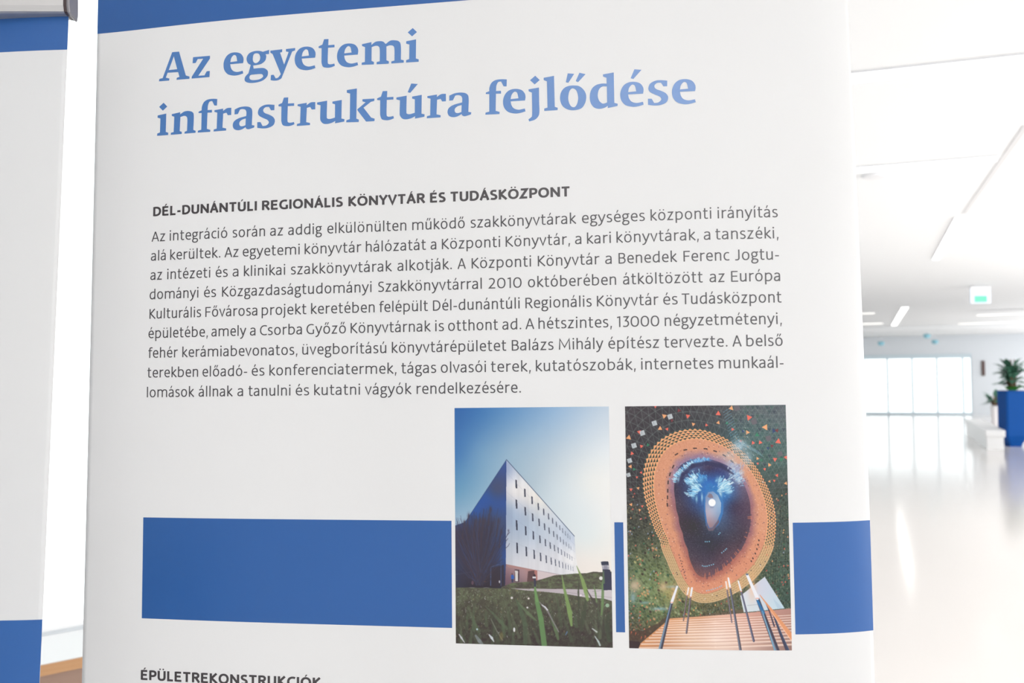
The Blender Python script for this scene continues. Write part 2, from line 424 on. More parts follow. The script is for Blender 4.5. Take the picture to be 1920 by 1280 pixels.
LINES={'l1': [('Az',754,925),('integráció',983,1686),('során',1749,2131),('az',2191,2341),('addig',2400,2784),('elkülönülten',2846,3728),('működő',3794,4366),('szakkönyvtárak',4429,5549),('egységes',5609,6255),('központi',6314,6926),('irányítás',6990,7593)],'l2': [('alá',750,936),('kerültek.',992,1606),('Az',1656,1822),('egyetemi',1872,2532),('könyvtár',2589,3229),('hálózatát',3279,3944),('a',3995,4056),('Központi',4117,4744),('Könyvtár,',4804,5480),('a',5535,5600),('kari',5658,5904),('könyvtárak,',5962,6794),('a',6846,6912),('tanszéki,',6961,7593)],'l3': [('az',747,894),('intézeti',959,1486),('és',1552,1696),('a',1755,1824),('klinikai',1888,2366),('szakkönyvtárak',2432,3568),('alkotják.',3630,4224),('A',4286,4375),('Központi',4438,5070),('Könyvtár',5142,5784),('a',5843,5910),('Benedek',5980,6573),('Ferenc',6638,7096),('Jogtu-',7153,7595)],'l4': [('dományi',742,1345),('és',1414,1559),('Közgazdaságtudományi',1631,3342),('Szakkönyvtárral',3414,4545),('2010',4616,4968),('októberében',5036,5951),('átköltözött',6022,6827),('az',6894,7044),('Európa',7109,7599)],'l5': [('Kulturális',744,1381),('Fővárosa',1434,2048),('projekt',2099,2613),('keretében',2665,3377),('felépült',3425,3963),('Dél-dunántúli',4017,4945),('Regionális',5007,5696),('Könyvtár',5751,6378),('és',6425,6570),('Tudásközpont',6609,7607)],'l6': [('épületébe,',735,1464),('amely',1510,1919),('a',1965,2029),('Csorba',2081,2562),('Győző',2614,3057),('Könyvtárnak',3110,3991),('is',4041,4134),('otthont',4180,4715),('ad.',4761,4960),('A',5005,5097),('hétszintes,',5141,5899),('13000',5951,6380),('négyzetmétenyi,',6436,7601)],'l7': [('fehér',734,1104),('kerámiabevonatos,',1159,2510),('üvegborítású',2567,3505),('könyvtárépületet',3566,4801),('Balázs',4858,5295),('Mihály',5351,5808),('építész',5861,6376),('tervezte.',6424,7057),('A',7106,7197),('belső',7244,7605)],'l8': [('terekben',728,1354),('előadó-',1407,1937),('és',1988,2135),('konferenciatermek,',2193,3614),('tágas',3668,4048),('olvasói',4099,4582),('terek,',4633,5053),('kutatószobák,',5109,6133),('internetes',6191,6912),('munkaál-',6966,7610)],'l9': [('lomások',727,1309),('állnak',1364,1768),('a',1824,1890),('tanulni',1950,2434),('és',2494,2646),('kutatni',2703,3214),('vágyók',3270,3780),('rendelkezésére.',3836,4950)],'B': [('DÉL-DUNÁNTÚLI',769,2033),('REGIONÁLIS',2094,3022),('KÖNYVTÁR',3084,3939),('ÉS',3991,4161),('TUDÁSKÖZPONT',4207,5491)]}

# ------------------------------------------------------------------ the banners: a curled sheet, u across (0..0.85 m), v down (m)
BW = 0.85
SS = np.linspace(-.58, .58, 401)


def profile(a):
    th = sum(a[i] * SS ** (i + 1) for i in range(len(a)))
    dx, dz = np.cos(th), np.sin(th)
    h = SS[1] - SS[0]
    x = np.concatenate([[0], np.cumsum((dx[1:] + dx[:-1]) / 2) * h])
    z = np.concatenate([[0], np.cumsum((dz[1:] + dz[:-1]) / 2) * h])
    return (x - x[200]) * BW, (z - z[200]) * BW


def rotm(w):
    w = np.array(w, float)
    t = np.linalg.norm(w)
    k = w / t
    K = np.array([[0, -k[2], k[1]], [k[2], 0, -k[0]], [-k[1], k[0], 0]])
    return np.eye(3) + math.sin(t) * K + (1 - math.cos(t)) * K @ K


CB = np.array([tuple(RIGHT), tuple(-UP), tuple(fwd)])      # rows: image right, image down, forward


class Sheet:
    def __init__(s, w, t, a, b, c):
        a, b, c = [np.array(q, float) for q in (a, b, c)]
        s.R, s.t = rotm(w), np.array(t, float)
        s.P = [profile(a), profile(a + b / 2 + c), profile(a + b)]

    def pt(s, u, v, d=0.0):
        """world position of print coordinate (u, v), lifted d metres towards the viewer"""
        u, v = np.broadcast_arrays(np.asarray(u, float), np.asarray(v, float))
        ss = u / BW - .5
        k = np.clip(v, 0.12, .95) / .8
        l0, lm, l1 = 2 * (k - .5) * (k - 1), -4 * k * (k - 1), 2 * k * (k - .5)
        x = sum(np.interp(ss, SS, p[0]) * l for p, l in zip(s.P, (l0, lm, l1)))
        z = sum(np.interp(ss, SS, p[1]) * l for p, l in zip(s.P, (l0, lm, l1)))
        X = np.stack([x, v - .4 + 0 * x, z - d], -1) @ s.R.T + s.t
        return X @ CB + np.array(CAM)

    def plane(s, x, y, z):
        """rigid frame coordinates (x across from the middle, y down as v, z away)"""
        return Vector(tuple((np.array([x, y - .4, z]) @ s.R.T + s.t) @ CB + np.array(CAM)))


def grid(name, sh, u0, u1, v0, v1, nu, nv, d, m, parent, off, back=None):
    U, V = np.meshgrid(np.linspace(u0, u1, nu), np.linspace(v0, v1, nv))
    P = (sh.pt(U, V, d) - np.array(off)).reshape(-1, 3)
    i, j = np.meshgrid(np.arange(nu - 1), np.arange(nv - 1))
    q = (j * nu + i).ravel()
    F = np.stack([q, q + nu, q + nu + 1, q + 1], -1)
    me = bpy.data.meshes.new(name)
    if back is not None:
        PB = (sh.pt(U, V, -back) - np.array(off)).reshape(-1, 3)
        n = len(P)
        FB = np.stack([q + n, q + 1 + n, q + nu + 1 + n, q + nu + n], -1)
        e = np.concatenate([np.arange(nu), nu - 1 + nu * np.arange(1, nv), (nv - 1) * nu + np.arange(nu - 2, -1, -1), nu * np.arange(nv - 2, 0, -1)])
        e2 = np.roll(e, -1)
        FE = np.stack([e, e2, e2 + n, e + n], -1)
        me.from_pydata(np.concatenate([P, PB]).tolist(), [], np.concatenate([F, FB, FE]).tolist())
        me.materials.append(m)
        me.materials.append(M['sheetback'])
        mi = np.zeros(len(F) + len(FB) + len(FE), np.int32)
        mi[len(F):len(F) + len(FB)] = 1
        me.polygons.foreach_set('material_index', mi)
        sm = np.ones(len(mi), bool)
        sm[len(F) + len(FB):] = False
        me.polygons.foreach_set('use_smooth', sm)
    else:
        me.from_pydata(P.tolist(), [], F.tolist())
        me.materials.append(m)
        me.polygons.foreach_set('use_smooth', np.ones(len(F), bool))
    me.update()
    o = bpy.data.objects.new(name, me)
    COL.objects.link(o)
    o.parent = parent
    return o


def stand(sh, name, label, vtop):
    """everything of a roll-up banner except its print; returns root, sheet, offset"""
    vb = 2.0
    while sh.pt(BW / 2, vb)[2] > 0.085:
        vb += 0.004
    base = Vector(tuple(sh.pt(BW / 2, vb)))
    root = empty(name, (base.x, base.y, 0))
    tag(root, label, 'banner', 'roll-up banners of the exhibition')
    off = Vector((base.x, base.y, 0))
    sheet = grid('banner_sheet', sh, 0, BW, vtop, vb, 171, 190, 0, M['paper'], root, off, back=0.0004)
    # frame directions
    L = Vector(tuple(sh.pt(0.0, vtop)))
    Rr = Vector(tuple(sh.pt(BW, vtop)))
    ax = (Rr - L).normalized()
    dn = (sh.plane(0, 1, 0) - sh.plane(0, 0, 0)).normalized()
    dn = (dn - ax * dn.dot(ax)).normalized()
    nn = ax.cross(dn).normalized()                # away from the viewer
    if nn.dot(fwd) < 0:
        nn = -nn
    mid = (L + Rr) / 2
    hl = (Rr - L).length / 2
    c_ = mid - dn * 0.010
    prof_ = [(-.010, -.032), (-.0125, -.020), (-.0125, .010), (-.0105, .0155), (-.0075, .0165), (.0085, .0165), (.0105, .010), (.0105, -.020), (.006, -.032)]

    def bar(x0, x1, k=1.0):
        mb = MB()
        mb.loft([[c_ + ax * x + nn * a * k + dn * b_ * k for a, b_ in prof_] for x in (x0, x1)])
        return mb
    bar(-hl, hl - .0012).build('top_rail', M['alu'], root, off=off)
    for sgn in (-1, 1):
        mb = MB()
        mb.loft([[c_ + ax * (sgn * x) + nn * a * k + dn * b_ * k for a, b_ in (prof_ if sgn > 0 else prof_[::-1])] for x, k in ((hl - .0010, 1.02), (hl + .0022, 1.05))])
        e = mb.build('end_cap', M['darkplastic'], root, off=off)
        mb = MB()
        mb.loft([[c_ + ax * (sgn * x) + nn * a * k + dn * b_ * k for a, b_ in (prof_ if sgn > 0 else prof_[::-1])] for x, k in ((hl + .0022, 1.05), (hl + .0040, 1.12), (hl + .0052, 1.05))])
        tag(mb.build('cap_cover', M['greyplastic'], e, off=off), 'grey outer cover of the end cap')
    # cassette on the floor, with two swivel feet, and the pole behind
    axh = Vector((ax.x, ax.y, 0)).normalized()
    nh = Vector((-axh.y, axh.x, 0))
    if nh.dot(fwd) < 0:
        nh = -nh
    cb = Vector((base.x, base.y, 0))
    mb = MB()
    pr = [(-.055, .012), (-.058, .03), (-.045, .062), (-.02, .080), (.02, .082), (.045, .066), (.058, .03), (.055, .012)]
    mb.loft([[cb + axh * x + nh * a + zz * b_ for a, b_ in pr] for x in (-.43, .43)])
    mb.build('base_cassette', M['alu'], root, off=off)
    for sgn in (-1, 1):
        mb = MB()
        mb.loft([[cb + axh * (sgn * x) + nh * a * 1.03 + zz * (b_ * 1.02) for a, b_ in (pr if sgn > 0 else pr[::-1])] for x in (.4301, .438)])
        mb.build('cassette_end', M['darkplastic'], root, off=off)
        mb = MB()
        mb.box(cb + axh * (sgn * .25) + zz * .006, (.03, .15, .006), (axh, nh, zz), .004)
        mb.build('foot', M['alu'], root, off=off)
    top = mid + nn * .022
    bot = cb + nh * .05 + zz * .05
    mb = MB()
    mb.tube([bot, top - dn * .01], .008, 12)
    mb.build('support_pole', M['alu'], root, smooth=True, off=off)
    return root, sheet, off


MAIN = Sheet([-0.0657516, 0.1678947, -0.0153203], [-0.0620248, -0.1812888, 1.059194], [0.1409737, 0.6491664, 0.8609516, -6.0855714, 6.3114673, 39.0418878], [-0.1291693, -0.2690018, -0.1689617, -0.1780981, 0, 0], [-0.1020694, -0.1949131, 0.5133895, 0.4056977, 0, 0])
LEFT = Sheet([-0.073539, 0.012244, -0.032603], [-0.8626, -0.091812, 1.018772], [-0.479841, 0.761767, 0.712088, 0, 0, 0], [-1.314051, 1.816254, 1.474829, 0, 0, 0], [-0.006701, 0, 0, 0, 0, 0])

rootL, sheetL, offL = stand(LEFT, 'roll_up_banner', 'white roll-up banner at the far left, its grey top rail and two blue bands showing', 0.1733)
o = grid('blue_header', LEFT, 0, BW, 0.1735, 0.2151, 120, 12, .00010, M['blue'], sheetL, offL)
tag(o, 'blue printed header')
o = grid('blue_band', LEFT, 0, BW, 0.7684, 0.8779, 120, 20, .00010, M['blue'], sheetL, offL)
tag(o, 'blue printed band')

rootM, sheetM, offM = stand(MAIN, 'roll_up_banner', 'large white roll-up banner with blue headline, body text and two printed photos', 0.135)
tag(grid('blue_header', MAIN, 0, BW, 0.1355, 0.2151, 171, 16, .00010, M['blue'], sheetM, offM), 'blue printed header')
for u0, u1 in ((.0706, .4205), (.5892, .5982), (.7657, BW)):
    o = grid('blue_band', MAIN, u0, u1, .7684, .8779, max(5, int((u1 - u0) / .005)), 24, .00010, M['blue'], sheetM, offM)
    tag(o, 'blue printed band')


# ---- headline: drawn letter outlines, 0.1 mm units from the letter's left edge and its baseline
def smooth_outline(pts):
    n = len(pts)
    out = []
    for i in range(n):
        p1, p2 = pts[i], pts[(i + 1) % n]
        out.append((p1[0], p1[1]))
        if not (p1[2] or p2[2]):
            continue
        p0 = pts[i - 1] if p1[2] else p1
        p3 = pts[(i + 2) % n] if p2[2] else p2
        for t in (.2, .4, .6, .8):
            q = []
            for k in (0, 1):
                m1 = (p2[k] - p0[k]) / 2 if p1[2] else (p2[k] - p1[k])
                m2 = (p3[k] - p1[k]) / 2 if p2[2] else (p2[k] - p1[k])
                q.append((2 * t ** 3 - 3 * t * t + 1) * p1[k] + (t ** 3 - 2 * t * t + t) * m1 + (-2 * t ** 3 + 3 * t * t) * p2[k] + (t ** 3 - t * t) * m2)
            out.append(tuple(q))
    return out


HV = {'H1': .27857, 'H2': .34092}
verts, faces = [], []
hv = {k: ([], []) for k in HV}
for ch, row, uu in HEAD:
    verts, faces = hv[row]
    parts = []
    for kind, pts in GLYPHS[ch]:
        o_ = smooth_outline(pts)
        if kind == 'o':
            parts.append([o_])
        else:
            parts[-1].append(o_)
    for loops in parts:
        flat = [q for l_ in loops for q in l_]
        tri = tessellate_polygon([[Vector((q[0], q[1], 0)) for q in l_] for l_ in loops])
        n = len(verts)
        P = MAIN.pt([(uu + q[0]) * 1e-4 for q in flat], [HV[row] - q[1] * 1e-4 for q in flat], .0003) - np.array(offM)
        verts += P.tolist()
        for t in tri:
            a, b_, c_ = [flat[i] for i in t]
            cr = (b_[0] - a[0]) * (c_[1] - a[1]) - (b_[1] - a[1]) * (c_[0] - a[0])
            faces.append(tuple(n + i for i in (t if cr > 0 else t[::-1])))
for row in ('H1', 'H2'):
    tag(obj('headline_lettering', hv[row][0], hv[row][1], M['headblue'], sheetM), 'blue headline letters')


# ---- body text: pen-stroke letters, 100 units = x-height; (width, left bearing, right bearing, strokes)
def S_(s):
    return s


GL = {
    'a': (74, 8, 16, 'M9 83C18 91 28 94 38 94C58 94 66 85 66 66L66 0;M66 55C34 55 7 51 7 27C7 12 18 6 30 6C46 6 58 15 66 30'),
    'b': (87, 16, 12, 'M8 137L8 3;M8 78C20 90 32 94 44 94C66 94 79 76 79 52C79 24 64 6 38 6C27 6 16 8 8 12'),
    'c': (68, 12, 4, 'M66 88C60 92 52 94 46 94C20 94 8 75 8 50C8 24 22 6 46 6C54 6 62 8 68 12'),
    'd': (85, 12, 16, 'M77 137L77 0;M77 89C70 92 60 94 50 94C24 94 8 74 8 48C8 22 20 6 40 6C54 6 68 17 77 32'),
    'e': (79, 12, 9, 'M9 51L72 51C73 78 62 94 43 94C20 94 8 74 8 50C8 22 24 6 48 6C58 6 67 9 74 14'),
    'f': (62, 6, -2, 'M64 128C58 132 53 132 48 132C32 132 25 122 25 104L25 0;M4 94L58 94'),
    'g': (84, 8, 4, 'M38 94C54 94 66 84 66 67C66 50 54 40 37 40C20 40 9 50 9 67C9 84 21 94 38 94;M50 92L84 94;M24 42C8 34 10 16 30 14L54 11C70 9 76 1 76 -10C76 -28 60 -36 38 -36C18 -36 7 -28 7 -16C7 -4 16 5 28 13'),
    'h': (77, 16, 15, 'M8 137L8 0;M8 76C20 90 32 94 44 94C60 94 69 86 69 66L69 0'),
    'i': (16, 16, 16, 'M8 100L8 0;D8 128'),
    'ı': (16, 16, 16, 'M8 100L8 0'),
    'j': (24, 4, 16, 'M16 100L16 -8C16 -24 8 -32 -2 -36;D16 128'),
    'k': (77, 16, 2, 'M8 137L8 0;M66 99L18 52L73 0'),
    'l': (16, 16, 16, 'M8 137L8 0'),
    'm': (146, 16, 15, 'M8 100L8 0;M8 76C18 88 30 94 42 94C58 94 73 88 73 66L73 0;M73 72C84 88 96 94 108 94C128 94 138 86 138 66L138 0'),
    'n': (77, 16, 15, 'M8 100L8 0;M8 76C20 90 32 94 44 94C60 94 69 86 69 66L69 0'),
    'o': (88, 12, 12, 'M44 94C67 94 80 76 80 50C80 24 67 6 44 6C21 6 8 24 8 50C8 76 21 94 44 94'),
    'p': (87, 16, 12, 'M8 100L8 -38;M8 78C20 90 32 94 44 94C66 94 79 76 79 52C79 24 64 6 38 6C27 6 16 9 8 13'),
    'r': (56, 16, 3, 'M8 100L8 0;M8 72C18 88 34 95 55 93'),
    's': (65, 9, 9, 'M59 88C50 92 42 94 34 94C20 94 10 86 10 74C10 60 22 56 34 51C48 46 58 40 58 27C58 13 47 6 30 6C21 6 13 8 5 12'),
    't': (62, 7, 6, 'M23 128L23 28C23 12 30 6 42 6C49 6 55 7 60 9;M2 94L58 94'),
    'u': (77, 15, 16, 'M8 100L8 34C8 14 16 6 32 6C46 6 58 13 69 28;M69 100L69 0'),
    'v': (84, 4, 4, 'M6 100L42 4L78 100'),
    'y': (88, 4, 4, 'M6 100L46 5;M83 100L44 2C34 -24 22 -34 2 -31'),
    'z': (73, 10, 10, 'M5 94L63 94L8 6L70 6'),
    'A': (106, 3, 3, 'M7 0L50 123L56 123L99 0;M22 42L84 42'),
    'B': (86, 17, 8, 'M8 0L8 127;M8 121L40 121C60 121 72 112 72 94C72 76 60 68 42 67L8 67;M42 67C66 67 78 54 78 36C78 14 60 6 36 6L8 6'),
    'C': (94, 12, 4, 'M92 114C84 119 74 121 64 121C30 121 8 98 8 62C8 28 28 6 62 6C74 6 84 8 93 13'),
    'D': (98, 17, 12, 'M8 0L8 127;M8 121L36 121C72 121 90 98 90 64C90 28 68 6 32 6L8 6'),
    'E': (84, 17, 6, 'M8 0L8 127;M8 121L78 121;M8 66L72 66;M8 6L82 6'),
    'F': (80, 17, 4, 'M8 0L8 127;M8 121L78 121;M8 64L70 64'),
    'G': (98, 12, 14, 'M92 114C84 119 74 121 64 121C30 121 8 98 8 62C8 28 28 6 62 6C74 6 84 8 91 12L91 58'),
    'I': (16, 17, 17, 'M8 0L8 127'),
    'J': (54, 2, 15, 'M46 127L46 30C46 10 34 5 18 5C12 5 6 6 2 8'),
    'K': (92, 17, 2, 'M8 0L8 127;M80 127L17 66L88 0'),
    'L': (72, 17, 4, 'M8 127L8 6L70 6'),
    'M': (144, 14, 14, 'M8 0L14 127L72 28L130 127L136 0'),
    'N': (100, 17, 17, 'M8 0L8 127;M9 121L91 6;M92 0L92 127'),
    'O': (116, 12, 12, 'M58 121C88 121 108 98 108 63C108 28 88 6 58 6C28 6 8 28 8 63C8 98 28 121 58 121'),
    'P': (84, 17, 6, 'M8 0L8 127;M8 121L40 121C62 121 76 110 76 88C76 66 60 54 38 54L8 54'),
    'R': (92, 17, 2, 'M8 0L8 127;M8 121L38 121C60 121 74 112 74 92C74 72 60 62 38 62L8 62;M42 62L86 0'),
    'S': (80, 9, 9, 'M72 115C62 119 54 121 44 121C24 121 12 110 12 94C12 76 26 70 42 64C62 56 70 48 70 32C70 14 56 6 36 6C24 6 14 8 6 13'),
    'T': (98, 3, 3, 'M2 121L96 121;M49 121L49 0'),
    'U': (92, 16, 16, 'M8 127L8 44C8 18 22 6 46 6C70 6 84 18 84 44L84 127'),
    'V': (102, 2, 2, 'M6 127L51 5L96 127'),
    'Y': (98, 2, 2, 'M5 127L49 56L93 127;M49 60L49 0'),
    'Z': (88, 9, 9, 'M6 121L78 121L9 6L84 6'),
    '0': (99, 10, 10, 'M50 121C78 121 92 98 92 63C92 28 78 6 50 6C22 6 8 28 8 63C8 98 22 121 50 121'),
    '1': (44, 12, 16, 'M4 115L35 121L35 0'),
    '2': (84, 10, 10, 'M8 112C18 118 28 121 38 121C60 121 70 108 70 92C70 66 44 46 11 7L82 6'),
    '3': (74, 10, 10, 'M8 121L66 121L34 74C56 74 68 60 68 40C68 18 52 6 30 6C20 6 12 8 5 12'),
    '.': (20, 14, 14, 'D10 10'),
    ',': (20, 12, 14, 'K10 0'),
    '-': (50, 8, 8, 'M2 46L48 46'),
}
ACC = {'á': 'a', 'é': 'e', 'í': 'ı', 'ó': 'o', 'ö': 'o', 'ő': 'o', 'ú': 'u', 'ü': 'u', 'ű': 'u', 'Á': 'A', 'É': 'E', 'Ó': 'O', 'Ö': 'O', 'Ú': 'U', 'Ü': 'U'}
ATYPE = {'á': 1, 'é': 1, 'í': 1, 'ó': 1, 'ú': 1, 'Á': 1, 'É': 1, 'Ó': 1, 'Ú': 1, 'ö': 2, 'ü': 2, 'Ö': 2, 'Ü': 2, 'ő': 3, 'ű': 3}


def parse(s):
    """list of ('s', polyline) or ('p', polygon)"""
    res = []
    for st in s.split(';'):
        if st[0] == 'D':
            x, y = map(float, st[1:].split())
            r = 12.5
            res.append(('p', [(x - r, y), (x, y - r), (x + r, y), (x, y + r)]))
            continue
        if st[0] == 'K':
            x, y = map(float, st[1:].split())
            res.append(('p', [(x - 6, y - 26), (x + 2, y - 28), (x + 13, y + 16), (x - 4, y + 16)]))
            continue
        toks = st.replace('M', ' M ').replace('L', ' L ').replace('C', ' C ').split()
        pts, i = [], 0
        cmd = None
        while i < len(toks):
            if toks[i] in 'MLC':
                cmd = toks[i]
                i += 1
            if cmd in 'ML':
                pts.append((float(toks[i]), float(toks[i + 1])))
                i += 2
            else:
                q = [float(t) for t in toks[i:i + 6]]
                i += 6
                p0 = pts[-1]
                for k in range(1, 7):
                    t = k / 6
                    pts.append(tuple((1 - t) ** 3 * p0[j] + 3 * (1 - t) ** 2 * t * q[j] + 3 * (1 - t) * t * t * q[2 + j] + t ** 3 * q[4 + j] for j in (0, 1)))
        res.append(('s', pts))
    return res


def glyph(ch, bold):
    base = ACC.get(ch, ch)
    w, lb, rb, st = GL[base]
    els = parse(st)
    up = ch.isupper()
    if bold:
        w += 12
        els = [(k, [((x + 6), (y if y in (0, 127) else 5 + y * (127 - 10) / 127)) for x, y in p]) for k, p in els]
    t = ATYPE.get(ch)
    if t:
        y0 = 135 if up else 112
        cx = w / 2
        g_ = 1.25 if bold else 1.0
        hh = 26 if up else 33

        def acute(x):
            return ('p', [(x - 10 * g_, y0), (x, y0 - 2), (x + 17 * g_, y0 + hh - 2), (x + 3, y0 + hh)])
        if t == 1:
            els.append(acute(cx - 2))
        elif t == 3:
            els += [acute(cx - 16), acute(cx + 12)]
        else:
            r = 10 if not bold else 13
            for sx in (-1, 1):
                x, y = cx + sx * 21, y0 + 13
                els.append(('p', [(x - r, y), (x, y - r), (x + r, y), (x, y + r)]))
    return w, lb, rb, els


def stroke_quads(pts, wv, wh):
    n = len(pts)
    if n < 2:
        return []
    closed = abs(pts[0][0] - pts[-1][0]) + abs(pts[0][1] - pts[-1][1]) < .01
    dirs = []
    for i in range(n - 1):
        dx, dy = pts[i + 1][0] - pts[i][0], pts[i + 1][1] - pts[i][1]
        l_ = math.hypot(dx, dy) or 1
        dirs.append((dx / l_, dy / l_))
    Lp, Rp = [], []
    for i in range(n):
        d1 = dirs[i - 1] if i > 0 else (dirs[-1] if closed else dirs[0])
        d2 = dirs[i] if i < n - 1 else (dirs[0] if closed else dirs[-1])
        mx_, my_ = d1[0] + d2[0], d1[1] + d2[1]
        l_ = math.hypot(mx_, my_) or 1
        mx_, my_ = mx_ / l_, my_ / l_
        c_ = max(.45, mx_ * d1[0] + my_ * d1[1])
        hw = (wh + (wv - wh) * abs(my_)) / 2 / c_
        Lp.append((pts[i][0] - my_ * hw, pts[i][1] + mx_ * hw))
        Rp.append((pts[i][0] + my_ * hw, pts[i][1] - mx_ * hw))
    return [(Rp[i], Rp[i + 1], Lp[i + 1], Lp[i]) for i in range(n - 1)]


def text_line(words, vbase, unit, bold, name, label):
    pu, pv, pd, faces = [], [], [], []
    wv, wh = (33, 26) if bold else (16.3, 13.2)
    for w_, ua, ub in words:
        gs = [glyph(ch, bold) for ch in w_]
        gap = 0.62 if bold else 1.0
        x, pos = 0.0, []
        for i, (w, lb, rb, els) in enumerate(gs):
            if i:
                x += (gs[i - 1][2] + lb) * gap
            pos.append(x)
            x += w
        k = (ub - ua) * 1e-4 / x
        for (w, lb, rb, els), px in zip(gs, pos):
            for ei, (kind, p) in enumerate(els):
                d = .00022 + ei * .00002
                qs = [tuple(p)] if kind == 'p' else stroke_quads(p, wv * unit / k, wh)
                for q in qs:
                    n = len(pu)
                    for a_, b_ in q:
                        pu.append(ua * 1e-4 + (px + a_) * k)
                        pv.append(vbase - b_ * unit)
                        pd.append(d)
                    ar = sum(q[i][0] * q[(i + 1) % len(q)][1] - q[(i + 1) % len(q)][0] * q[i][1] for i in range(len(q)))
                    idx = tuple(range(n, n + len(q)))
                    faces.append(idx if ar > 0 else idx[::-1])
    P = MAIN.pt(pu, pv, 0.0)
    P -= np.outer(pd, np.array(tuple(fwd)))
    P -= np.array(offM)
    o_ = obj(name, P.tolist(), faces, M['boldblack'] if bold else M['black'], sheetM)
    tag(o_, label)
    return o_


BV = {'B': .4329, 'l1': .4617, 'l2': .4833, 'l3': .5050, 'l4': .5268, 'l5': .5486, 'l6': .5704, 'l7': .5924, 'l8': .6143, 'l9': .6362}
for k in ('l1', 'l2', 'l3', 'l4', 'l5', 'l6', 'l7', 'l8', 'l9'):
    text_line(LINES[k], BV[k] + .0001, .0086 / 100, False, 'body_text_line', 'dark grey body text')
text_line(LINES['B'], BV['B'], .0104 / 127, True, 'subheading_lettering', 'bold dark subheading')
text_line([('ÉPÜLETREKONSTRUKCIÓK', 705, 2790)], .9438, .0104 / 127, True, 'subheading_lettering', 'bold dark subheading at the foot of the picture')

# ------------------------------------------------------------------ the two printed pictures (flat print, colours held per vertex of a fine sheet)
class Canvas:
    """paints in the units of the printed picture; the four corners are given in those units"""

    def __init__(s, quad, w, h, ss=2):
        s.w, s.h, s.ss = w, h, ss
        src = [(0, 0), (1, 0), (1, 1), (0, 1)]
        A_, B_ = [], []
        for (a, b), (x, y) in zip(src, quad):
            A_ += [[a, b, 1, 0, 0, 0, -x * a, -x * b], [0, 0, 0, a, b, 1, -y * a, -y * b]]
            B_ += [x, y]
        hh = np.append(np.linalg.solve(np.array(A_, float), np.array(B_, float)), 1).reshape(3, 3)
        S_, T_ = np.meshgrid((np.arange(w * ss) + .5) / (w * ss), (np.arange(h * ss) + .5) / (h * ss))
        q = hh[2, 0] * S_ + hh[2, 1] * T_ + 1
        s.X = (hh[0, 0] * S_ + hh[0, 1] * T_ + hh[0, 2]) / q
        s.Y = (hh[1, 0] * S_ + hh[1, 1] * T_ + hh[1, 2]) / q
        s.I = np.zeros(s.X.shape + (3,))
        s.hi = np.linalg.inv(hh)

    def box(s, x0, y0, x1, y1):
        c = []
        for x, y in ((x0, y0), (x1, y0), (x1, y1), (x0, y1)):
            v = s.hi @ np.array([x, y, 1.0])
            c.append((v[0] / v[2] * s.w * s.ss, v[1] / v[2] * s.h * s.ss))
        c = np.array(c)
        a = np.floor(c.min(0) - 2).astype(int)
        b = np.ceil(c.max(0) + 2).astype(int)
        H_, W_ = s.X.shape
        i0, i1 = min(max(a[1], 0), H_), min(max(b[1], 0), H_)
        j0, j1 = min(max(a[0], 0), W_), min(max(b[0], 0), W_)
        return (slice(i0, i1), slice(j0, j1)) if i1 > i0 and j1 > j0 else None

    def mask(s, P, sl):
        X, Y = s.X[sl], s.Y[sl]
        m = np.zeros(X.shape, bool)
        n = len(P)
        for i in range(n):
            x1, y1 = P[i]
            x2, y2 = P[(i + 1) % n]
            if y1 == y2:
                continue
            m ^= ((y1 > Y) != (y2 > Y)) & (X < (x2 - x1) * (Y - y1) / (y2 - y1) + x1)
        return m

    def put(s, sl, m, col, a=1.0):
        if callable(col):
            col = col(s.X[sl], s.Y[sl])
        col = np.asarray(col, float)
        m = (m * a)[..., None]
        s.I[sl] = s.I[sl] * (1 - m) + col * m

    def poly(s, P, col, a=1.0):
        xs, ys = zip(*P)
        sl = s.box(min(xs), min(ys), max(xs), max(ys))
        if sl:
            s.put(sl, s.mask(P, sl).astype(float), col, a)

    def line(s, P, w, col, a=1.0, soft=.35):
        """polyline with a width per point"""
        if not isinstance(w, (list, tuple)):
            w = [w] * len(P)
        for i in range(len(P) - 1):
            (x1, y1), (x2, y2) = P[i], P[i + 1]
            ww = max(w[i], w[i + 1])
            sl = s.box(min(x1, x2) - ww - 1, min(y1, y2) - ww - 1, max(x1, x2) + ww + 1, max(y1, y2) + ww + 1)
            if not sl:
                continue
            X, Y = s.X[sl], s.Y[sl]
            dx, dy = x2 - x1, y2 - y1
            t = np.clip(((X - x1) * dx + (Y - y1) * dy) / (dx * dx + dy * dy + 1e-9), 0, 1)
            d = np.hypot(X - x1 - t * dx, Y - y1 - t * dy)
            hw = (w[i] + (w[i + 1] - w[i]) * t) / 2
            s.put(sl, np.clip((hw - d) / soft + .5, 0, 1), col, a)

    def dot(s, x, y, r, col, a=1.0, ry=None, soft=.5):
        ry = ry or r
        sl = s.box(x - r - 1, y - ry - 1, x + r + 1, y + ry + 1)
        if sl:
            d = np.hypot((s.X[sl] - x) / r, (s.Y[sl] - y) / ry)
            s.put(sl, np.clip((1 - d) * min(r, ry) / soft + .5, 0, 1), col, a)

    def blob(s, x, y, rx, ry, col, a=1.0):
        sl = s.box(x - rx * 2.2, y - ry * 2.2, x + rx * 2.2, y + ry * 2.2)
        if sl:
            d2 = ((s.X[sl] - x) / rx) ** 2 + ((s.Y[sl] - y) / ry) ** 2
            s.put(sl, np.exp(-d2 * 1.4), col, a)

    def done(s):
        I = s.I.reshape(s.h, s.ss, s.w, s.ss, 3).mean((1, 3))
        return np.clip(I, 0, 255)


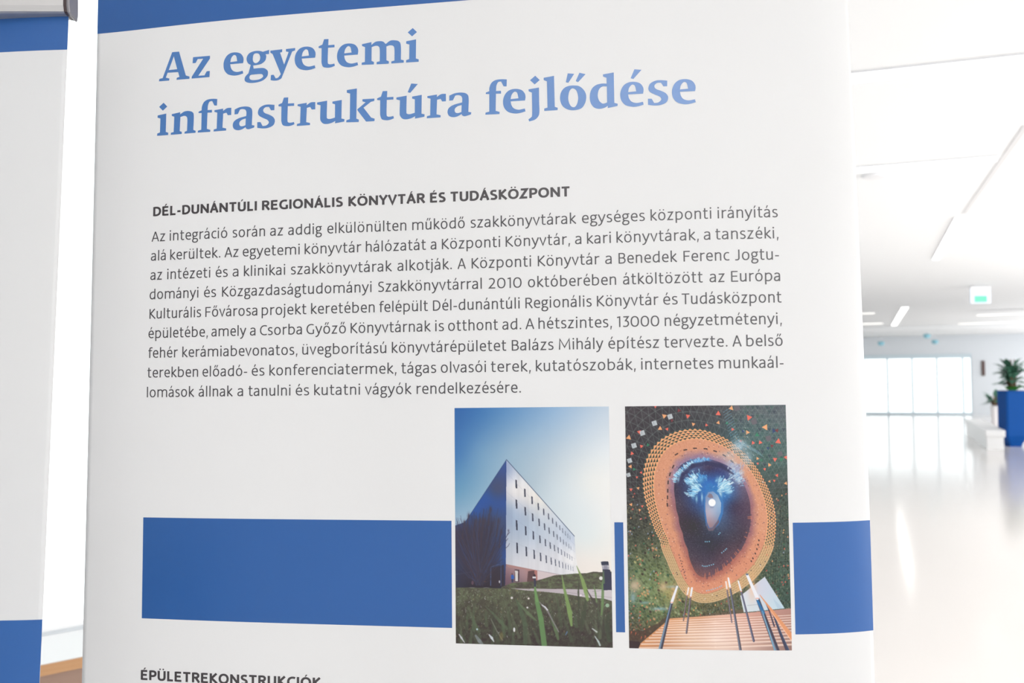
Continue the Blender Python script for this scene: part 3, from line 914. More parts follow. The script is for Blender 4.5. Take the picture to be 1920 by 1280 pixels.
def field(cps, p=0):
    """smooth colour field through given samples (x, y, r, g, b): multiquadric interpolation"""
    C_ = np.array(cps, float)
    xy, c = C_[:, :2] / 100, C_[:, 2:]
    k = .12
    D = np.sqrt(((xy[:, None] - xy[None]) ** 2).sum(-1) + k * k)
    n = len(xy)
    Amat = np.zeros((n + 1, n + 1))
    Amat[:n, :n] = D + np.eye(n) * .004
    Amat[:n, n] = Amat[n, :n] = 1
    sol = np.linalg.solve(Amat, np.vstack([c, np.zeros((1, 3))]))
    lo, hi = c.min(0) - 6, c.max(0) + 6

    def f(X, Y):
        o = np.zeros(X.shape + (3,)) + sol[n]
        for (x, y), s_ in zip(xy, sol[:n]):
            o += np.sqrt((X / 100 - x) ** 2 + (Y / 100 - y) ** 2 + k * k)[..., None] * s_
        return np.clip(o, lo, hi)
    return f


def vnoise(X, Y, sx, sy, seed):
    r = np.random.RandomState(seed)
    T = r.rand(128, 128)
    x, y = X / sx, Y / sy
    xi, yi = np.floor(x).astype(int), np.floor(y).astype(int)
    fx, fy = x - xi, y - yi
    fx, fy = fx * fx * (3 - 2 * fx), fy * fy * (3 - 2 * fy)
    g_ = lambda a, b: T[a % 128, b % 128]
    return (g_(xi, yi) * (1 - fx) + g_(xi + 1, yi) * fx) * (1 - fy) + (g_(xi, yi + 1) * (1 - fx) + g_(xi + 1, yi + 1) * fx) * fy


def picture_building():
    cv = Canvas([(852.3, 765.3), (1142, 762.2), (1147.9, 1213.7), (854.7, 1206.6)], 372, 558)
    rnd = random.Random(5)
    full = (slice(None), slice(None))
    sky = field([(855, 768, 46, 98, 162), (900, 770, 60, 114, 172), (960, 768, 96, 142, 188), (1040, 768, 142, 174, 206), (1140, 765, 190, 204, 218), (855, 850, 66, 118, 174), (900, 850, 108, 150, 186), (960, 840, 142, 172, 196), (1050, 850, 186, 201, 213), (1140, 850, 222, 227, 230), (855, 920, 100, 148, 182), (880, 960, 142, 174, 197), (855, 985, 152, 177, 198), (1000, 900, 172, 190, 203), (1050, 920, 204, 215, 221), (1100, 960, 220, 226, 228), (1140, 950, 232, 232, 230), (1140, 1060, 234, 228, 221), (1090, 1050, 228, 223, 218), (1110, 900, 228, 230, 228), (1100, 1010, 219, 225, 225)], 3.4)
    cv.put(full, np.ones(cv.X.shape), sky)
    # shaded face of the building on the left
    dark = field([(940, 880, 54, 76, 132), (945, 940, 48, 76, 136), (930, 920, 62, 74, 110), (915, 930, 46, 78, 140), (900, 950, 44, 80, 148), (885, 965, 44, 78, 142), (935, 980, 58, 72, 108), (945, 1040, 46, 76, 136), (880, 1000, 54, 60, 92), (860, 1000, 62, 56, 78), (860, 1060, 50, 56, 84), (900, 1060, 56, 54, 74), (940, 1020, 48, 66, 112), (925, 1085, 44, 40, 54), (880, 1095, 42, 38, 50), (856, 1095, 48, 50, 72)], 3)
    cv.poly([(950, 862.5), (874.4, 976.3), (871, 980.5), (853, 986.5), (853, 1104), (951, 1104)], dark)
    cv.line([(950, 862.3), (874.4, 976.3), (871, 980.3), (853, 986.5)], 1.0, (40, 62, 104), .8)
    # sunlit facade
    fc = field([(953, 885, 158, 170, 196), (958, 905, 205, 207, 216), (962, 925, 214, 212, 214), (965, 880, 176, 186, 204), (955, 955, 160, 174, 196), (975, 945, 196, 200, 210), (990, 915, 222, 220, 220), (1005, 935, 226, 222, 217), (985, 965, 176, 187, 203), (960, 1000, 164, 176, 194), (955, 1045, 190, 194, 204), (1000, 1000, 180, 192, 208), (1000, 1050, 208, 208, 214), (1040, 1000, 192, 201, 214), (1050, 1040, 212, 213, 219), (1075, 1045, 226, 225, 226), (1072, 1010, 186, 196, 212), (1060, 1068, 216, 216, 220), (1030, 968, 200, 206, 214)], 3.2)
    F = [(949.9, 862.5), (1010, 929.8), (1054.4, 980), (1076.9, 1005.6), (1079.5, 1040), (1084, 1074.5), (1053.8, 1078.1), (1007.5, 1069.4), (990, 1066), (948.6, 1057.8)]

    def facade(X, Y):
        c = fc(X, Y)
        # vertical cladding streaks and panel joints following the perspective
        t = (X - 949) / (1080 - 949)
        n = vnoise(X, Y * 0 + 3, 2.4 - 1.2 * t, 10, 4)
        n2 = vnoise(X, Y, 7, 60, 9)
        return c + ((n - .5) * 10 + (n2 - .5) * 12)[..., None]
    cv.poly(F, facade)
    for ya, yb_ in ((886, 1022), (922, 1035), (963, 1048), (1012, 1062)):
        cv.line([(949.5, ya), (1078, yb_)], .6, (150, 158, 176), .35)
    cv.line([(949.9, 862), (1010, 929.4), (1054.4, 979.6), (1076.9, 1005.2)], 1.3, (62, 76, 106), .85)
    rows = ["342,398,443 385,443,486 421,481,521 452,514,551 479,542,577 503,566,598 523,588,619 542,607,636 559,625,651 573,640,665 587,655,679 599,667,690 610,677,698",
            "343,497,544 387,534,578 424,566,607 456,592,631 483,615,651 506,636,669 528,654,685 546,670,699 562,683,711 577,697,723 591,708,732 604,718,742 614,728,750",
            "344,600,652 389,630,677 427,655,698 460,676,716 487,694,731 511,710,744 532,723,756 551,735,766 567,746,775 583,756,783 596,765,791 608,771,797 619,779,803",
            "346,712,767 392,732,782 431,748,795 463,762,806 491,775,815 516,786,823 537,795,830 556,803,836 573,810,841 588,816,846 601,822,849 613,826,852 624,831,855"]
    for rw in rows:
        for k, q in enumerate(rw.split()):
            x, y0, y1 = [float(t) for t in q.split(',')]
            x, y0, y1 = 840 + x / 2.666, 750 + y0 / 2.666, 750 + y1 / 2.666
            w = 2.9 * (1 - k / 18)
            t = k / 13
            c = np.array((46, 48, 66)) * (1 - t) + np.array((140, 148, 164)) * t
            cv.poly([(x - w / 2 - .3, y0), (x + w / 2 - .3, y0 + w * .5), (x + w / 2 + .3, y1), (x - w / 2 + .3, y1 - .3)], c)
    # undercroft
    cv.poly([(948.6, 1057.8), (1007.5, 1069.4), (1007.5, 1092), (947, 1098)], field([(952, 1062, 150, 118, 122), (955, 1090, 112, 86, 98), (985, 1075, 160, 128, 130), (1000, 1071, 165, 120, 116), (985, 1090, 140, 112, 116)], 3))
    cv.poly([(948.6, 1057.8), (1007.5, 1069.4), (990, 1068.5), (953, 1064)], (168, 128, 122), .8)
    cv.poly([(990, 1071), (1002, 1069.5), (1002, 1091), (988, 1092)], (92, 66, 68))
    cv.poly([(1002, 1069.5), (1007.5, 1069.5), (1007.5, 1088), (1002, 1088)], (166, 112, 106))
    cv.poly([(965, 1067.5), (973.8, 1068.5), (973.5, 1091), (964.8, 1091)], (74, 56, 62))
    cv.poly([(965.6, 1069.8), (971.2, 1070.6), (971, 1090), (966, 1090)], (206, 200, 198))
    cv.poly([(1007.5, 1069.4), (1053.8, 1078.1), (1050, 1080), (1007.5, 1088)], (204, 188, 190))
    cv.line([(1007.5, 1069.4), (1053.8, 1078.1)], .7, (130, 116, 124), .8)
    # person in blue by the door
    cv.dot(960.3, 1076.6, 1.6, (104, 72, 74))
    cv.poly([(958, 1078), (962.5, 1077.8), (964.5, 1083), (963, 1086), (958.4, 1086)], (52, 92, 164))
    cv.poly([(958.6, 1086), (963, 1086), (962.6, 1092), (959, 1092)], (58, 58, 84))
    # left entrance
    cv.poly([(921, 1066), (945, 1059), (945, 1100), (921, 1100)], (52, 42, 50), .8)
    cv.line([(920, 1098), (920.5, 1063), (936, 1058.5)], 1.5, (82, 104, 148), .9)
    cv.line([(939.3, 1020), (939.4, 1098)], 1.2, (72, 90, 134), .8)
    cv.dot(907, 1048.5, 1.8, (60, 120, 165), .9)
    cv.blob(907, 1043, 5, 8, (56, 80, 120), .5)
    cv.line([(853, 1078), (882, 1073)], 1, (90, 100, 130), .5)
    cv.dot(886, 1093, 2.2, (126, 88, 100), .8, 4)
    cv.dot(936.5, 1091, 1.3, (200, 200, 206), .9, 2.6)
    cv.dot(909, 1091, 3, (120, 72, 56), .6, 1.2)
    # bare tree
    for x, y, rx, ry, a in ((870, 1010, 14, 24, .55), (895, 1000, 20, 22, .5), (915, 985, 16, 26, .5), (905, 1040, 30, 34, .55), (875, 1050, 20, 30, .5), (930, 1030, 14, 26, .4), (898, 1080, 26, 24, .6), (868, 1085, 14, 20, .5)):
        cv.blob(x, y, rx, ry, (56, 48, 62), a)
    for k in range(330):
        bx = 898 + rnd.uniform(-6, 8)
        ang = rnd.gauss(0, .42)
        ln_ = rnd.uniform(60, 150) * (1 - abs(ang) * .35)
        x, y = bx, 1098 - rnd.uniform(0, 35)
        P = [(x, y)]
        for i in range(6):
            x += math.sin(ang) * ln_ / 6 + rnd.uniform(-1.5, 1.5)
            y -= math.cos(ang) * ln_ / 6
            ang += rnd.uniform(-.12, .12) - ang * .10
            P.append((x, y))
        P = [q for q in P if 853 < q[0] < 947 and q[1] > 948 + abs(q[0] - 918) * .35]
        if len(P) > 1:
            c = rnd.choice([(60, 50, 62), (52, 46, 58), (66, 54, 64), (58, 66, 100), (48, 48, 70)])
            cv.line(P, [2.2 - 1.5 * i / len(P) for i in range(len(P))], c, .42)
    for x, y in ((920, 951), (908, 972), (879, 964), (871, 977), (892, 974), (935, 972), (901, 972), (940, 993)):
        cv.blob(x, y + 5, 3.2, 7, (64, 56, 70), .75)
        cv.line([(x, y), (x - 2, y + 14), (x - 4, y + 34)], [1, 2, 3], (64, 54, 66), .8)
    for P in ([(947, 1012), (951, 1004), (954, 996)], [(951, 1004), (956, 998)], [(947, 1029), (953, 1024), (955.5, 1019)], [(948, 1016), (952.5, 1010)]):
        cv.line(P, [1.2, 1.0, .8][:len(P)], (74, 68, 84), .9)
    cv.blob(953.5, 995, 2, 2.6, (84, 78, 92), .8)
    # hill, path, lawn
    hill = [(940, 1101), (960, 1093), (1000, 1090), (1015, 1086), (1040, 1078.4), (1065, 1076.3), (1080, 1075), (1100, 1074.3), (1112, 1071.5), (1128, 1072.5), (1149, 1071), (1149, 1107), (940, 1107)]

    def grass(X, Y):
        n = vnoise(X, Y, 3.0, 1.6, 2) * .5 + vnoise(X, Y, 12, 4, 3) * .5
        n = np.clip((n - .5) * 1.8 + .5, 0, 1)[..., None]
        return np.array((74, 66, 60)) * (1 - n) + np.array((98, 108, 78)) * n
    cv.poly(hill, grass)
    cv.poly([(958, 1103.5), (1010, 1103.8), (1149, 1105), (1149, 1128), (1132, 1122), (1096, 1119.5), (1062, 1113.5), (1022, 1109.5), (985, 1107)], field([(1000, 1106, 176, 166, 170), (1080, 1110, 186, 176, 182), (1140, 1115, 198, 190, 194)], 2))
    cv.line([(1060, 1110), (1100, 1115), (1148, 1120)], .7, (130, 122, 126), .7)
    cv.line([(1110, 1108.5), (1148, 1104.5)], .6, (90, 84, 90), .7)
    lawn = [(853, 1102.5), (880, 1102), (935, 1103), (958, 1104.5), (985, 1107), (1022, 1109.5), (1062, 1113.5), (1096, 1119.5), (1132, 1122), (1149, 1127), (1149, 1215), (853, 1209)]

    def turf(X, Y):
        n = vnoise(X, Y, 1.6, 2.0, 12) * .45 + vnoise(X, Y, 5, 6, 13) * .55
        n = np.clip((n - .5) * 2 + .5, 0, 1)[..., None]
        t = np.clip((Y - 1102) / 85, 0, 1)[..., None]
        a = np.array((78, 74, 62)) * (1 - t) + np.array((56, 45, 44)) * t
        b = np.array((98, 106, 80)) * (1 - t) + np.array((70, 70, 58)) * t
        return a * (1 - n) + b * n
    cv.poly(lawn, turf)
    for x in (853, 856):
        cv.dot(885 + (x - 853) * 9, 1102.2, 6, (150, 146, 150), .5, .7)
    for k in range(620):
        x, y = rnd.uniform(855, 1147), 1106 + 90 * rnd.random() ** 1.3
        if x > 1020 and y < 1124:
            continue
        c = rnd.choice([(150, 160, 130), (120, 134, 100), (176, 176, 160), (110, 120, 92), (96, 96, 84), (190, 190, 190), (150, 128, 92)])
        cv.line([(x, y), (x + rnd.uniform(-2.4, 2.4), y - rnd.uniform(.5, 3))], rnd.uniform(.5, 1.3), c, rnd.uniform(.25, .75))
    for k in range(46):
        x = rnd.uniform(855, 1147)
        y1 = rnd.uniform(1170, 1214)
        y0 = y1 - rnd.uniform(25, 60)
        dx = rnd.uniform(-22, 10)
        c = rnd.choice([(74, 84, 64), (82, 96, 72), (64, 62, 54), (92, 100, 78), (60, 56, 50)])
        P = [(x + dx, max(y0, 1112)), (x + dx * .45, (y0 + y1) / 2), (x, y1)]
        cv.line(P, [1, 4, 6.5], c, .6, 2.0)

    def blade(P, w, c, a=.95):
        cv.line(P, w, c, a, 1.2)
    blade([(909, 1136), (924, 1150), (938, 1166), (950, 1178)], [1, 4, 6, 5], (86, 100, 76), .7)
    blade([(967, 1122), (975, 1140), (984, 1170), (985, 1205)], [2, 8, 9, 8], (78, 92, 70), .75)
    blade([(972, 1130), (990, 1150), (1004, 1162)], [2, 6, 3], (96, 112, 82), .8)
    blade([(1002.5, 1096), (1003.5, 1108), (1007, 1130), (1014, 1160), (1020, 1208)], [1.5, 4.5, 7.5, 9.5, 10], (98, 132, 84))
    blade([(1002.5, 1096), (1003.5, 1108), (1007, 1126)], [1, 3.5, 6], (112, 150, 92), .7)
    blade([(1053.5, 1079), (1057, 1100), (1062, 1122), (1068, 1148), (1071, 1172)], [1.5, 4, 6, 9, 4], (120, 146, 88))
    blade([(1081, 1061), (1086, 1073), (1092, 1088), (1098, 1108), (1101, 1124)], [1, 3, 6.5, 8, 5], (128, 152, 92))
    blade([(1085, 1088), (1084, 1110), (1086, 1170)], [1, 3, 2.5], (66, 70, 56), .9)
    blade([(1132, 1073), (1130, 1095), (1129, 1130), (1127, 1152)], [1.2, 4.5, 5.5, 3], (104, 130, 84), .9)
    blade([(1113, 1096), (1116, 1112), (1118, 1128)], [1, 3, 2.5], (108, 134, 88), .9)
    blade([(1100, 1106), (1108, 1120), (1118, 1136)], [1, 3, 5], (70, 62, 60), .9)
    blade([(1136, 1085), (1146, 1100), (1148, 1112)], [.8, 2, 2.4], (84, 96, 76), .8)
    blade([(1034, 1160), (1042, 1180), (1046, 1198)], [3, 8, 4], (92, 112, 78), .8)
    blade([(1098, 1126), (1094, 1150), (1090, 1180)], [3, 9, 8], (66, 72, 56), .7)
    blade([(1140, 1150), (1138, 1175), (1142, 1200)], [5, 9, 8], (62, 68, 54), .7)
    blade([(1011, 1128), (1018, 1136), (1026, 1144), (1034, 1160), (1047, 1184)], [1, 3, 3.4, 2.4, 2], (126, 122, 122), .95)
    blade([(1016, 1134), (1022, 1138), (1026, 1143)], [1.5, 2.4, 2.6], (214, 216, 222), .95)
    blade([(861, 1190), (865, 1196), (871, 1205)], [2, 3.2, 1.2], (196, 196, 204), .95)
    blade([(917, 1190), (922, 1196), (926, 1203)], [2, 4.5, 1.4], (200, 206, 212), .95)
    blade([(892, 1192), (899, 1202), (906, 1210)], [4, 7, 4], (124, 132, 132), .8)
    blade([(920, 1160), (932, 1184), (942, 1200)], [1.2, 2, 2], (120, 122, 110), .8)
    cv.dot(940, 1193, 3.5, (124, 118, 72), .6, 8, 2.5)
    blade([(1110, 1178), (1118, 1184)], [2, 3], (190, 196, 194), .9)
    blade([(1115, 1193), (1121, 1202), (1124, 1209)], [1.6, 3.2, 3.4], (186, 200, 198), .9)
    blade([(1060, 1190), (1063, 1184)], [1, 1.6], (88, 128, 180), .9)
    for x, y, r, c in ((1126.3, 1083.8, 3.4, (228, 226, 222)), (959.6, 1121, 2.2, (216, 210, 210)), (991, 1122, 1.8, (226, 214, 212)), (988.7, 1139, 1.7, (222, 216, 218)), (1088.4, 1115.6, 2, (226, 218, 222)), (894.5, 1180, 1.8, (178, 200, 208)), (1138, 1134.5, 3.6, (150, 180, 150)), (935, 1186, .8, (150, 150, 150))):
        cv.dot(x, y, r, c, .95)
    cv.dot(964, 1180.5, 1.9, (226, 226, 228), .95, 4.2)
    # bollards
    cv.poly([(1129, 1067), (1143, 1067.5), (1145.5, 1076), (1147.5, 1106), (1131, 1106)], (56, 56, 76))
    cv.poly([(1127.5, 1059), (1141.5, 1059), (1142, 1067.5), (1129, 1067)], (164, 162, 172))
    cv.line([(1129, 1062), (1141, 1061.5)], .8, (220, 216, 216), .8)
    cv.poly([(1131.5, 1060), (1138, 1060), (1138.6, 1067), (1132, 1067)], (120, 120, 138), .6)
    cv.poly([(1126.2, 1053.5), (1128, 1052.4), (1139, 1052), (1140.6, 1053.5), (1141, 1059), (1127.4, 1059.4)], (52, 56, 74))
    blade([(1131, 1070), (1131, 1092)], [2, 5], (96, 118, 84), .8)
    cv.poly([(1000.2, 1077.5), (1002.5, 1076), (1004, 1078), (1004.6, 1081), (1000, 1081)], (58, 46, 54))
    cv.poly([(998.4, 1081), (1004.8, 1081), (1004.6, 1084.4), (998.6, 1084.4)], (206, 202, 206))
    cv.poly([(1000.5, 1084.4), (1004.6, 1084.4), (1005, 1100), (1001.5, 1100)], (60, 58, 76))
    return cv.done()


def picture_mosaic():
    z = lambda x, y: (1160 + x / 2.667, 750 + y / 2.667)
    cv = Canvas([(1172.7, 761.5), (1473, 757.5), (1484.5, 1218.8), (1178.8, 1214.3)], 384, 580)
    rnd = random.Random(11)
    full = (slice(None), slice(None))
    X, Y = cv.X, cv.Y

    def zp(l):
        return [z(*q) for q in l]
    wall = field([(*z(60, 60), 72, 66, 70), (*z(300, 60), 64, 62, 66), (*z(500, 60), 72, 72, 76), (*z(700, 60), 84, 92, 96), (*z(820, 60), 88, 94, 100), (*z(820, 300), 72, 92, 88), (*z(700, 220), 68, 96, 94), (*z(580, 160), 66, 84, 88), (*z(60, 300), 60, 56, 60), (*z(60, 500), 66, 62, 62), (*z(100, 700), 78, 80, 66), (*z(150, 850), 112, 122, 86), (*z(80, 1000), 96, 116, 84), (*z(250, 950), 138, 140, 96), (*z(120, 1120), 92, 88, 66), (*z(60, 1200), 74, 62, 58), (*z(820, 450), 70, 76, 74), (*z(820, 700), 76, 82, 76), (*z(800, 900), 66, 88, 74), (*z(820, 1000), 62, 80, 70), (*z(420, 1050), 88, 84, 62), (*z(560, 1020), 92, 92, 70), (*z(700, 880), 80, 88, 70)], 3.2)
    cx, cy = z(455, 600)
    R_ = np.hypot(X - cx, Y - cy)
    TH = np.arctan2(Y - cy, X - cx)

    def rad(pl):
        q = np.array([z(*p) for p in pl]) - np.array([cx, cy])
        a = np.arctan2(q[:, 1], q[:, 0])
        o = np.argsort(a)
        a, r = a[o], np.hypot(q[:, 0], q[:, 1])[o]
        a = np.concatenate([a[-3:] - 2 * np.pi, a, a[:3] + 2 * np.pi])
        r = np.concatenate([r[-3:], r, r[:3]])
        g_ = np.linspace(-np.pi, np.pi, 721)
        rr = np.interp(g_, a, r)
        k = np.hanning(31)
        k /= k.sum()
        rr = np.convolve(np.concatenate([rr[-16:-1], rr, rr[1:16]]), k, 'valid')
        return lambda t: np.interp(t, g_, rr)
    Ro = rad([(325, 143), (400, 140), (470, 158), (550, 195), (620, 255), (680, 320), (720, 385), (755, 455), (780, 540), (785, 640), (775, 720), (745, 795), (700, 865), (640, 920), (570, 965), (490, 1000), (420, 1012), (370, 1000), (320, 960), (275, 880), (240, 800), (205, 700), (165, 610), (140, 530), (122, 450), (120, 380), (130, 310), (160, 245), (205, 195), (265, 160)])
    Rc = rad([(300, 330), (345, 300), (410, 285), (480, 300), (560, 335), (610, 395), (640, 460), (655, 560), (650, 640), (630, 700), (590, 765), (540, 815), (480, 860), (430, 885), (390, 870), (365, 820), (345, 740), (320, 660), (300, 580), (285, 500), (278, 420)])
    ro, rc = Ro(TH), Rc(TH)
    w = (R_ - rc) / (ro - rc)
    # tiled wall
    base = wall(X, Y)
    n = vnoise(X, Y, 4, 4, 21)
    base = base + ((n - .5) * 16)[..., None]
    cv.put(full, np.ones(X.shape), base)
    # joints: rings round the opening and diagonals
    k1 = (R_ / ro - 1) * 11
    k2 = TH * 16
    out = w > 1
    for ph in (k1, k1 * 0.5 + k2, k2 - k1 * 0.5):
        d = np.abs(ph - np.round(ph))
        ll = np.clip((Y - z(0, 560)[1]) / 40, 0, 1) * (X < z(330, 0)[0])
        cv.put(full, (out & (d < .05)).astype(float), (112, 122, 118), .42)
    # lower walls: busy small tiles
    low = out & (Y > z(0, 520)[1])
    n = vnoise(X, Y, 2.2, 2.2, 31)
    cv.put(full, (low & (n > .72)).astype(float), (142, 142, 104), .45)
    cv.put(full, (low & (n < .25)).astype(float), (48, 60, 50), .5)

    # bigger tiles on the upper right wall, finer towards the opening
    for i_ in range(16):
        for j_ in range(14):
            x = 560 + i_ * 24 + (j_ % 2) * 12
            y = 24 + j_ * 22
            px, py = z(x, y)
            if math.hypot(px - cx, py - cy) < float(Ro(math.atan2(py - cy, px - cx))) * 1.06:
                continue
            a_, b_, c_ = z(x, y), z(x + 24, y + 3), z(x + 12, y + 23)
            if rnd.random() < .55:
                cv.poly([a_, b_, c_], rnd.choice([(74, 100, 96), (64, 82, 84), (84, 104, 100), (60, 66, 78), (70, 92, 84)]), .6)
            cv.line([a_, b_, c_, a_], .55, (126, 140, 138), .55)

    # slanted courses of glazed tiles low on both sides
    for side in (0, 1):
        for i_ in range(46):
            for j_ in range(22):
                if side == 0:
                    x, y = 40 + j_ * 15 + i_ * 2.0, 560 + i_ * 15 - 30 + j_ * 7
                    q = [(x, y), (x + 12, y + 6), (x + 10, y + 16), (x - 1, y + 11)]
                else:
                    x, y = 640 + j_ * 12 - i_ * .6, 470 + i_ * 13 - j_ * 2
                    q = [(x, y), (x + 9, y - 2), (x + 9, y + 9), (x + 1, y + 10)]
                if y > 1230 or x > 870 or x < 36 or (side == 0 and y < 560):
                    continue
                px, py = z(x + 5, y + 6)
                if math.hypot(px - cx, py - cy) < float(Ro(math.atan2(py - cy, px - cx))) * 1.05:
                    continue
                if side == 0:
                    t_ = min(1, max(0, (y - 640) / 220)) * min(1, max(0, (1180 - y) / 120))
                    a_ = np.array((66, 66, 60)) * (1 - t_) + np.array((104, 120, 84)) * t_
                else:
                    a_ = np.array((62, 76, 68))
                a_ = a_ * rnd.uniform(.72, 1.25)
                if side == 0 and rnd.random() < .16 and y > 720:
                    a_ = np.array(rnd.choice([(176, 172, 118), (150, 160, 120), (52, 84, 66), (196, 150, 108), (60, 50, 48)]), float)
                cv.poly(zp(q), a_, .8)

    def tri(x, y, s_, c, a=1.0, rot_=None):
        r = rnd.uniform(0, 6.28) if rot_ is None else rot_
        P = [(x + s_ * math.cos(r + k * 2.094), y + s_ * math.sin(r + k * 2.094)) for k in range(3)]
        cv.poly(P, c, a)
    OR, CO, GR, RD, BL = (236, 168, 118), (232, 112, 96), (64, 128, 98), (120, 62, 66), (56, 72, 112)
    for x, y, s_, c in ((185, 30, 10, CO), (302, 50, 12, RD), (229, 78, 14, OR), (346, 78, 13, CO), (267, 100, 10, RD), (208, 140, 13, OR), (243, 143, 10, CO), (373, 118, 11, OR), (438, 122, 9, CO), (52, 186, 15, OR), (104, 158, 12, CO), (115, 229, 11, CO), (147, 222, 10, GR), (68, 265, 11, CO), (60, 330, 11, OR), (78, 344, 10, GR), (113, 360, 8, CO), (92, 384, 7, CO), (497, 65, 15, CO), (497, 110, 11, OR), (568, 143, 10, CO), (540, 112, 10, GR), (562, 38, 14, OR), (650, 84, 17, CO), (732, 132, 18, OR), (690, 170, 14, GR), (642, 158, 13, OR), (706, 208, 12, CO), (670, 210, 11, CO), (797, 203, 17, CO), (780, 292, 13, CO), (812, 292, 12, GR), (835, 282, 11, CO), (752, 320, 11, OR), (692, 288, 9, OR), (712, 296, 8, GR), (693, 313, 8, CO), (728, 341, 9, CO), (790, 372, 10, CO), (752, 402, 8, OR), (776, 398, 8, CO), (835, 412, 10, OR), (608, 203, 9, CO), (775, 150, 14, BL), (745, 236, 10, BL), (620, 152, 9, BL), (765, 225, 11, RD), (790, 148, 12, RD), (62, 445, 10, CO), (98, 438, 9, OR), (62, 520, 10, OR), (118, 528, 8, CO), (105, 547, 8, OR)):
        tri(*z(x, y), s_ / 2.667, c, .95)
    for x, y, s_ in ((180, 114, 15), (258, 81, 15), (120, 163, 15), (78, 226, 15), (56, 301, 14), (50, 372, 12)):
        P = [(x - s_, y - s_ * .5), (x + s_ * .5, y - s_), (x + s_, y + s_ * .5), (x - s_ * .5, y + s_)]
        cv.poly(zp(P), (182, 188, 192))
        cv.line(zp([(x - s_ * .3, y - s_ * .4), (x - s_ * .1, y + s_ * .4)]), .8, (120, 124, 132), .7)
    for x, y, s_ in ((675, 105, 17), (748, 188, 17), (806, 265, 15), (590, 36, 18)):
        P = [(x - s_, y - s_ * .5), (x + s_ * .5, y - s_), (x + s_, y + s_ * .5), (x - s_ * .5, y + s_)]
        cv.poly(zp(P), (104, 100, 106))
    for k in range(520):
        x, y = rnd.uniform(45, 860), rnd.uniform(420, 1180)
        px, py = z(x, y)
        th = math.atan2(py - cy, px - cx)
        if math.hypot(px - cx, py - cy) < float(Ro(th)) * 1.03 or (250 < x < 640 and y < 1000):
            continue
        c = rnd.choice([OR, CO, CO, OR, GR, RD, (224, 150, 116), (200, 90, 84), (56, 96, 74), (150, 160, 180)])
        cv.poly([(px - 1.6, py + 1.8), (px + rnd.uniform(0, 1.6), py - 2.0), (px + 1.7, py + 1.0)], c, .85)
    # sheen on the lower left wall
    for x, y, a, b_, c, o_ in ((80, 925, 34, 34, (214, 184, 160), .75), (222, 930, 24, 26, (214, 176, 140), .8), (70, 985, 16, 30, (150, 176, 186), .7), (270, 930, 40, 8, (136, 176, 196), .75), (205, 1040, 50, 10, (140, 176, 188), .7), (128, 1010, 30, 8, (132, 166, 178), .6), (255, 960, 40, 50, (178, 160, 104), .55)):
        cv.blob(*z(x, y), a / 2.667, b_ / 2.667, c, o_)
    # blue sheen stripes on the upper right wall
    for k in range(16):
        x, y = 520 + k * 4, 60 + k * 13
        cv.line(zp([(x, y), (x + 34, y - 24)]), .8, (120, 176, 200), .55)
        x, y = 590 + k * 7, 190 + k * 4
        cv.line(zp([(x, y), (x + 26, y + 30)]), .8, (150, 190, 206), .4)
    # ring of tiles
    band = (w <= 1) & (w > 0)
    low_ = np.clip((Y - z(0, 640)[1]) / 60, 0, 1)[..., None]
    edge_w = .64
    col = np.zeros(X.shape + (3,))
    t = np.clip((w - .06) / .26 + (vnoise(X, Y, 9, 9, 77) - .5) * .3, 0, 1)[..., None]
    up_ = np.clip((z(0, 520)[1] - Y) / 50, 0, 1)[..., None]
    orange = np.array((206, 146, 116)) * (1 - low_) + np.array((206, 140, 112)) * low_
    mauve = (np.array((150, 104, 108)) * (1 - up_) + np.array((146, 118, 140)) * up_) * (1 - low_) + np.array((166, 104, 92)) * low_
    col = mauve * (1 - t) + orange * t
    n = vnoise(X, Y, 1.5, 1.5, 41)
    col = col + ((n - .5) * 14)[..., None]
    cv.put(full, band.astype(float), col)
    # the toothed outer band
    wb = (w - edge_w) / (1 - edge_w)
    rows_ = 5
    cell = wb * rows_
    ri = np.floor(cell)
    fr_ = cell - ri
    nt_ = 118
    ph = (TH / (2 * np.pi) * nt_ + .5 * ri)
    fp = np.abs(ph - np.floor(ph) - .5) * 2
    tooth = np.where(low_[..., 0] > .5, (fr_ > .16) & ((fp < .86) | (fr_ > .5)), fp < (1 - fr_) * 1.25)
    inb = (wb > 0) & (w <= 1)
    oc = np.array((228, 166, 120)) * (1 - low_) + np.array((200, 168, 128)) * low_
    gc = np.array((46, 70, 66)) * (1 - low_) + np.array((138, 120, 84)) * low_
    # the joint lines turn into stripes low down
    cv.put(full, (inb & tooth).astype(float), oc)
    cv.put(full, (inb & ~tooth).astype(float), gc)
    # scattered dark tiles and the dashes
    for k in range(230):
        th = rnd.uniform(-math.pi, math.pi)
        ww = rnd.uniform(.12, .62)
        r = float(Rc(th) + (Ro(th) - Rc(th)) * ww)
        cv.dot(cx + r * math.cos(th), cy + r * math.sin(th), rnd.uniform(.5, 1.0), rnd.choice([(60, 56, 88), (110, 60, 56), (228, 196, 180), (226, 190, 168), (74, 62, 78)]), .75)
    for k in range(60):
        th = rnd.uniform(-math.pi, math.pi)
        ww = rnd.uniform(.66, .98)
        r = float(Rc(th) + (Ro(th) - Rc(th)) * ww)
        cv.dot(cx + r * math.cos(th), cy + r * math.sin(th), 1.0, rnd.choice([(40, 44, 66), (214, 96, 84), (220, 208, 200)]), .85)
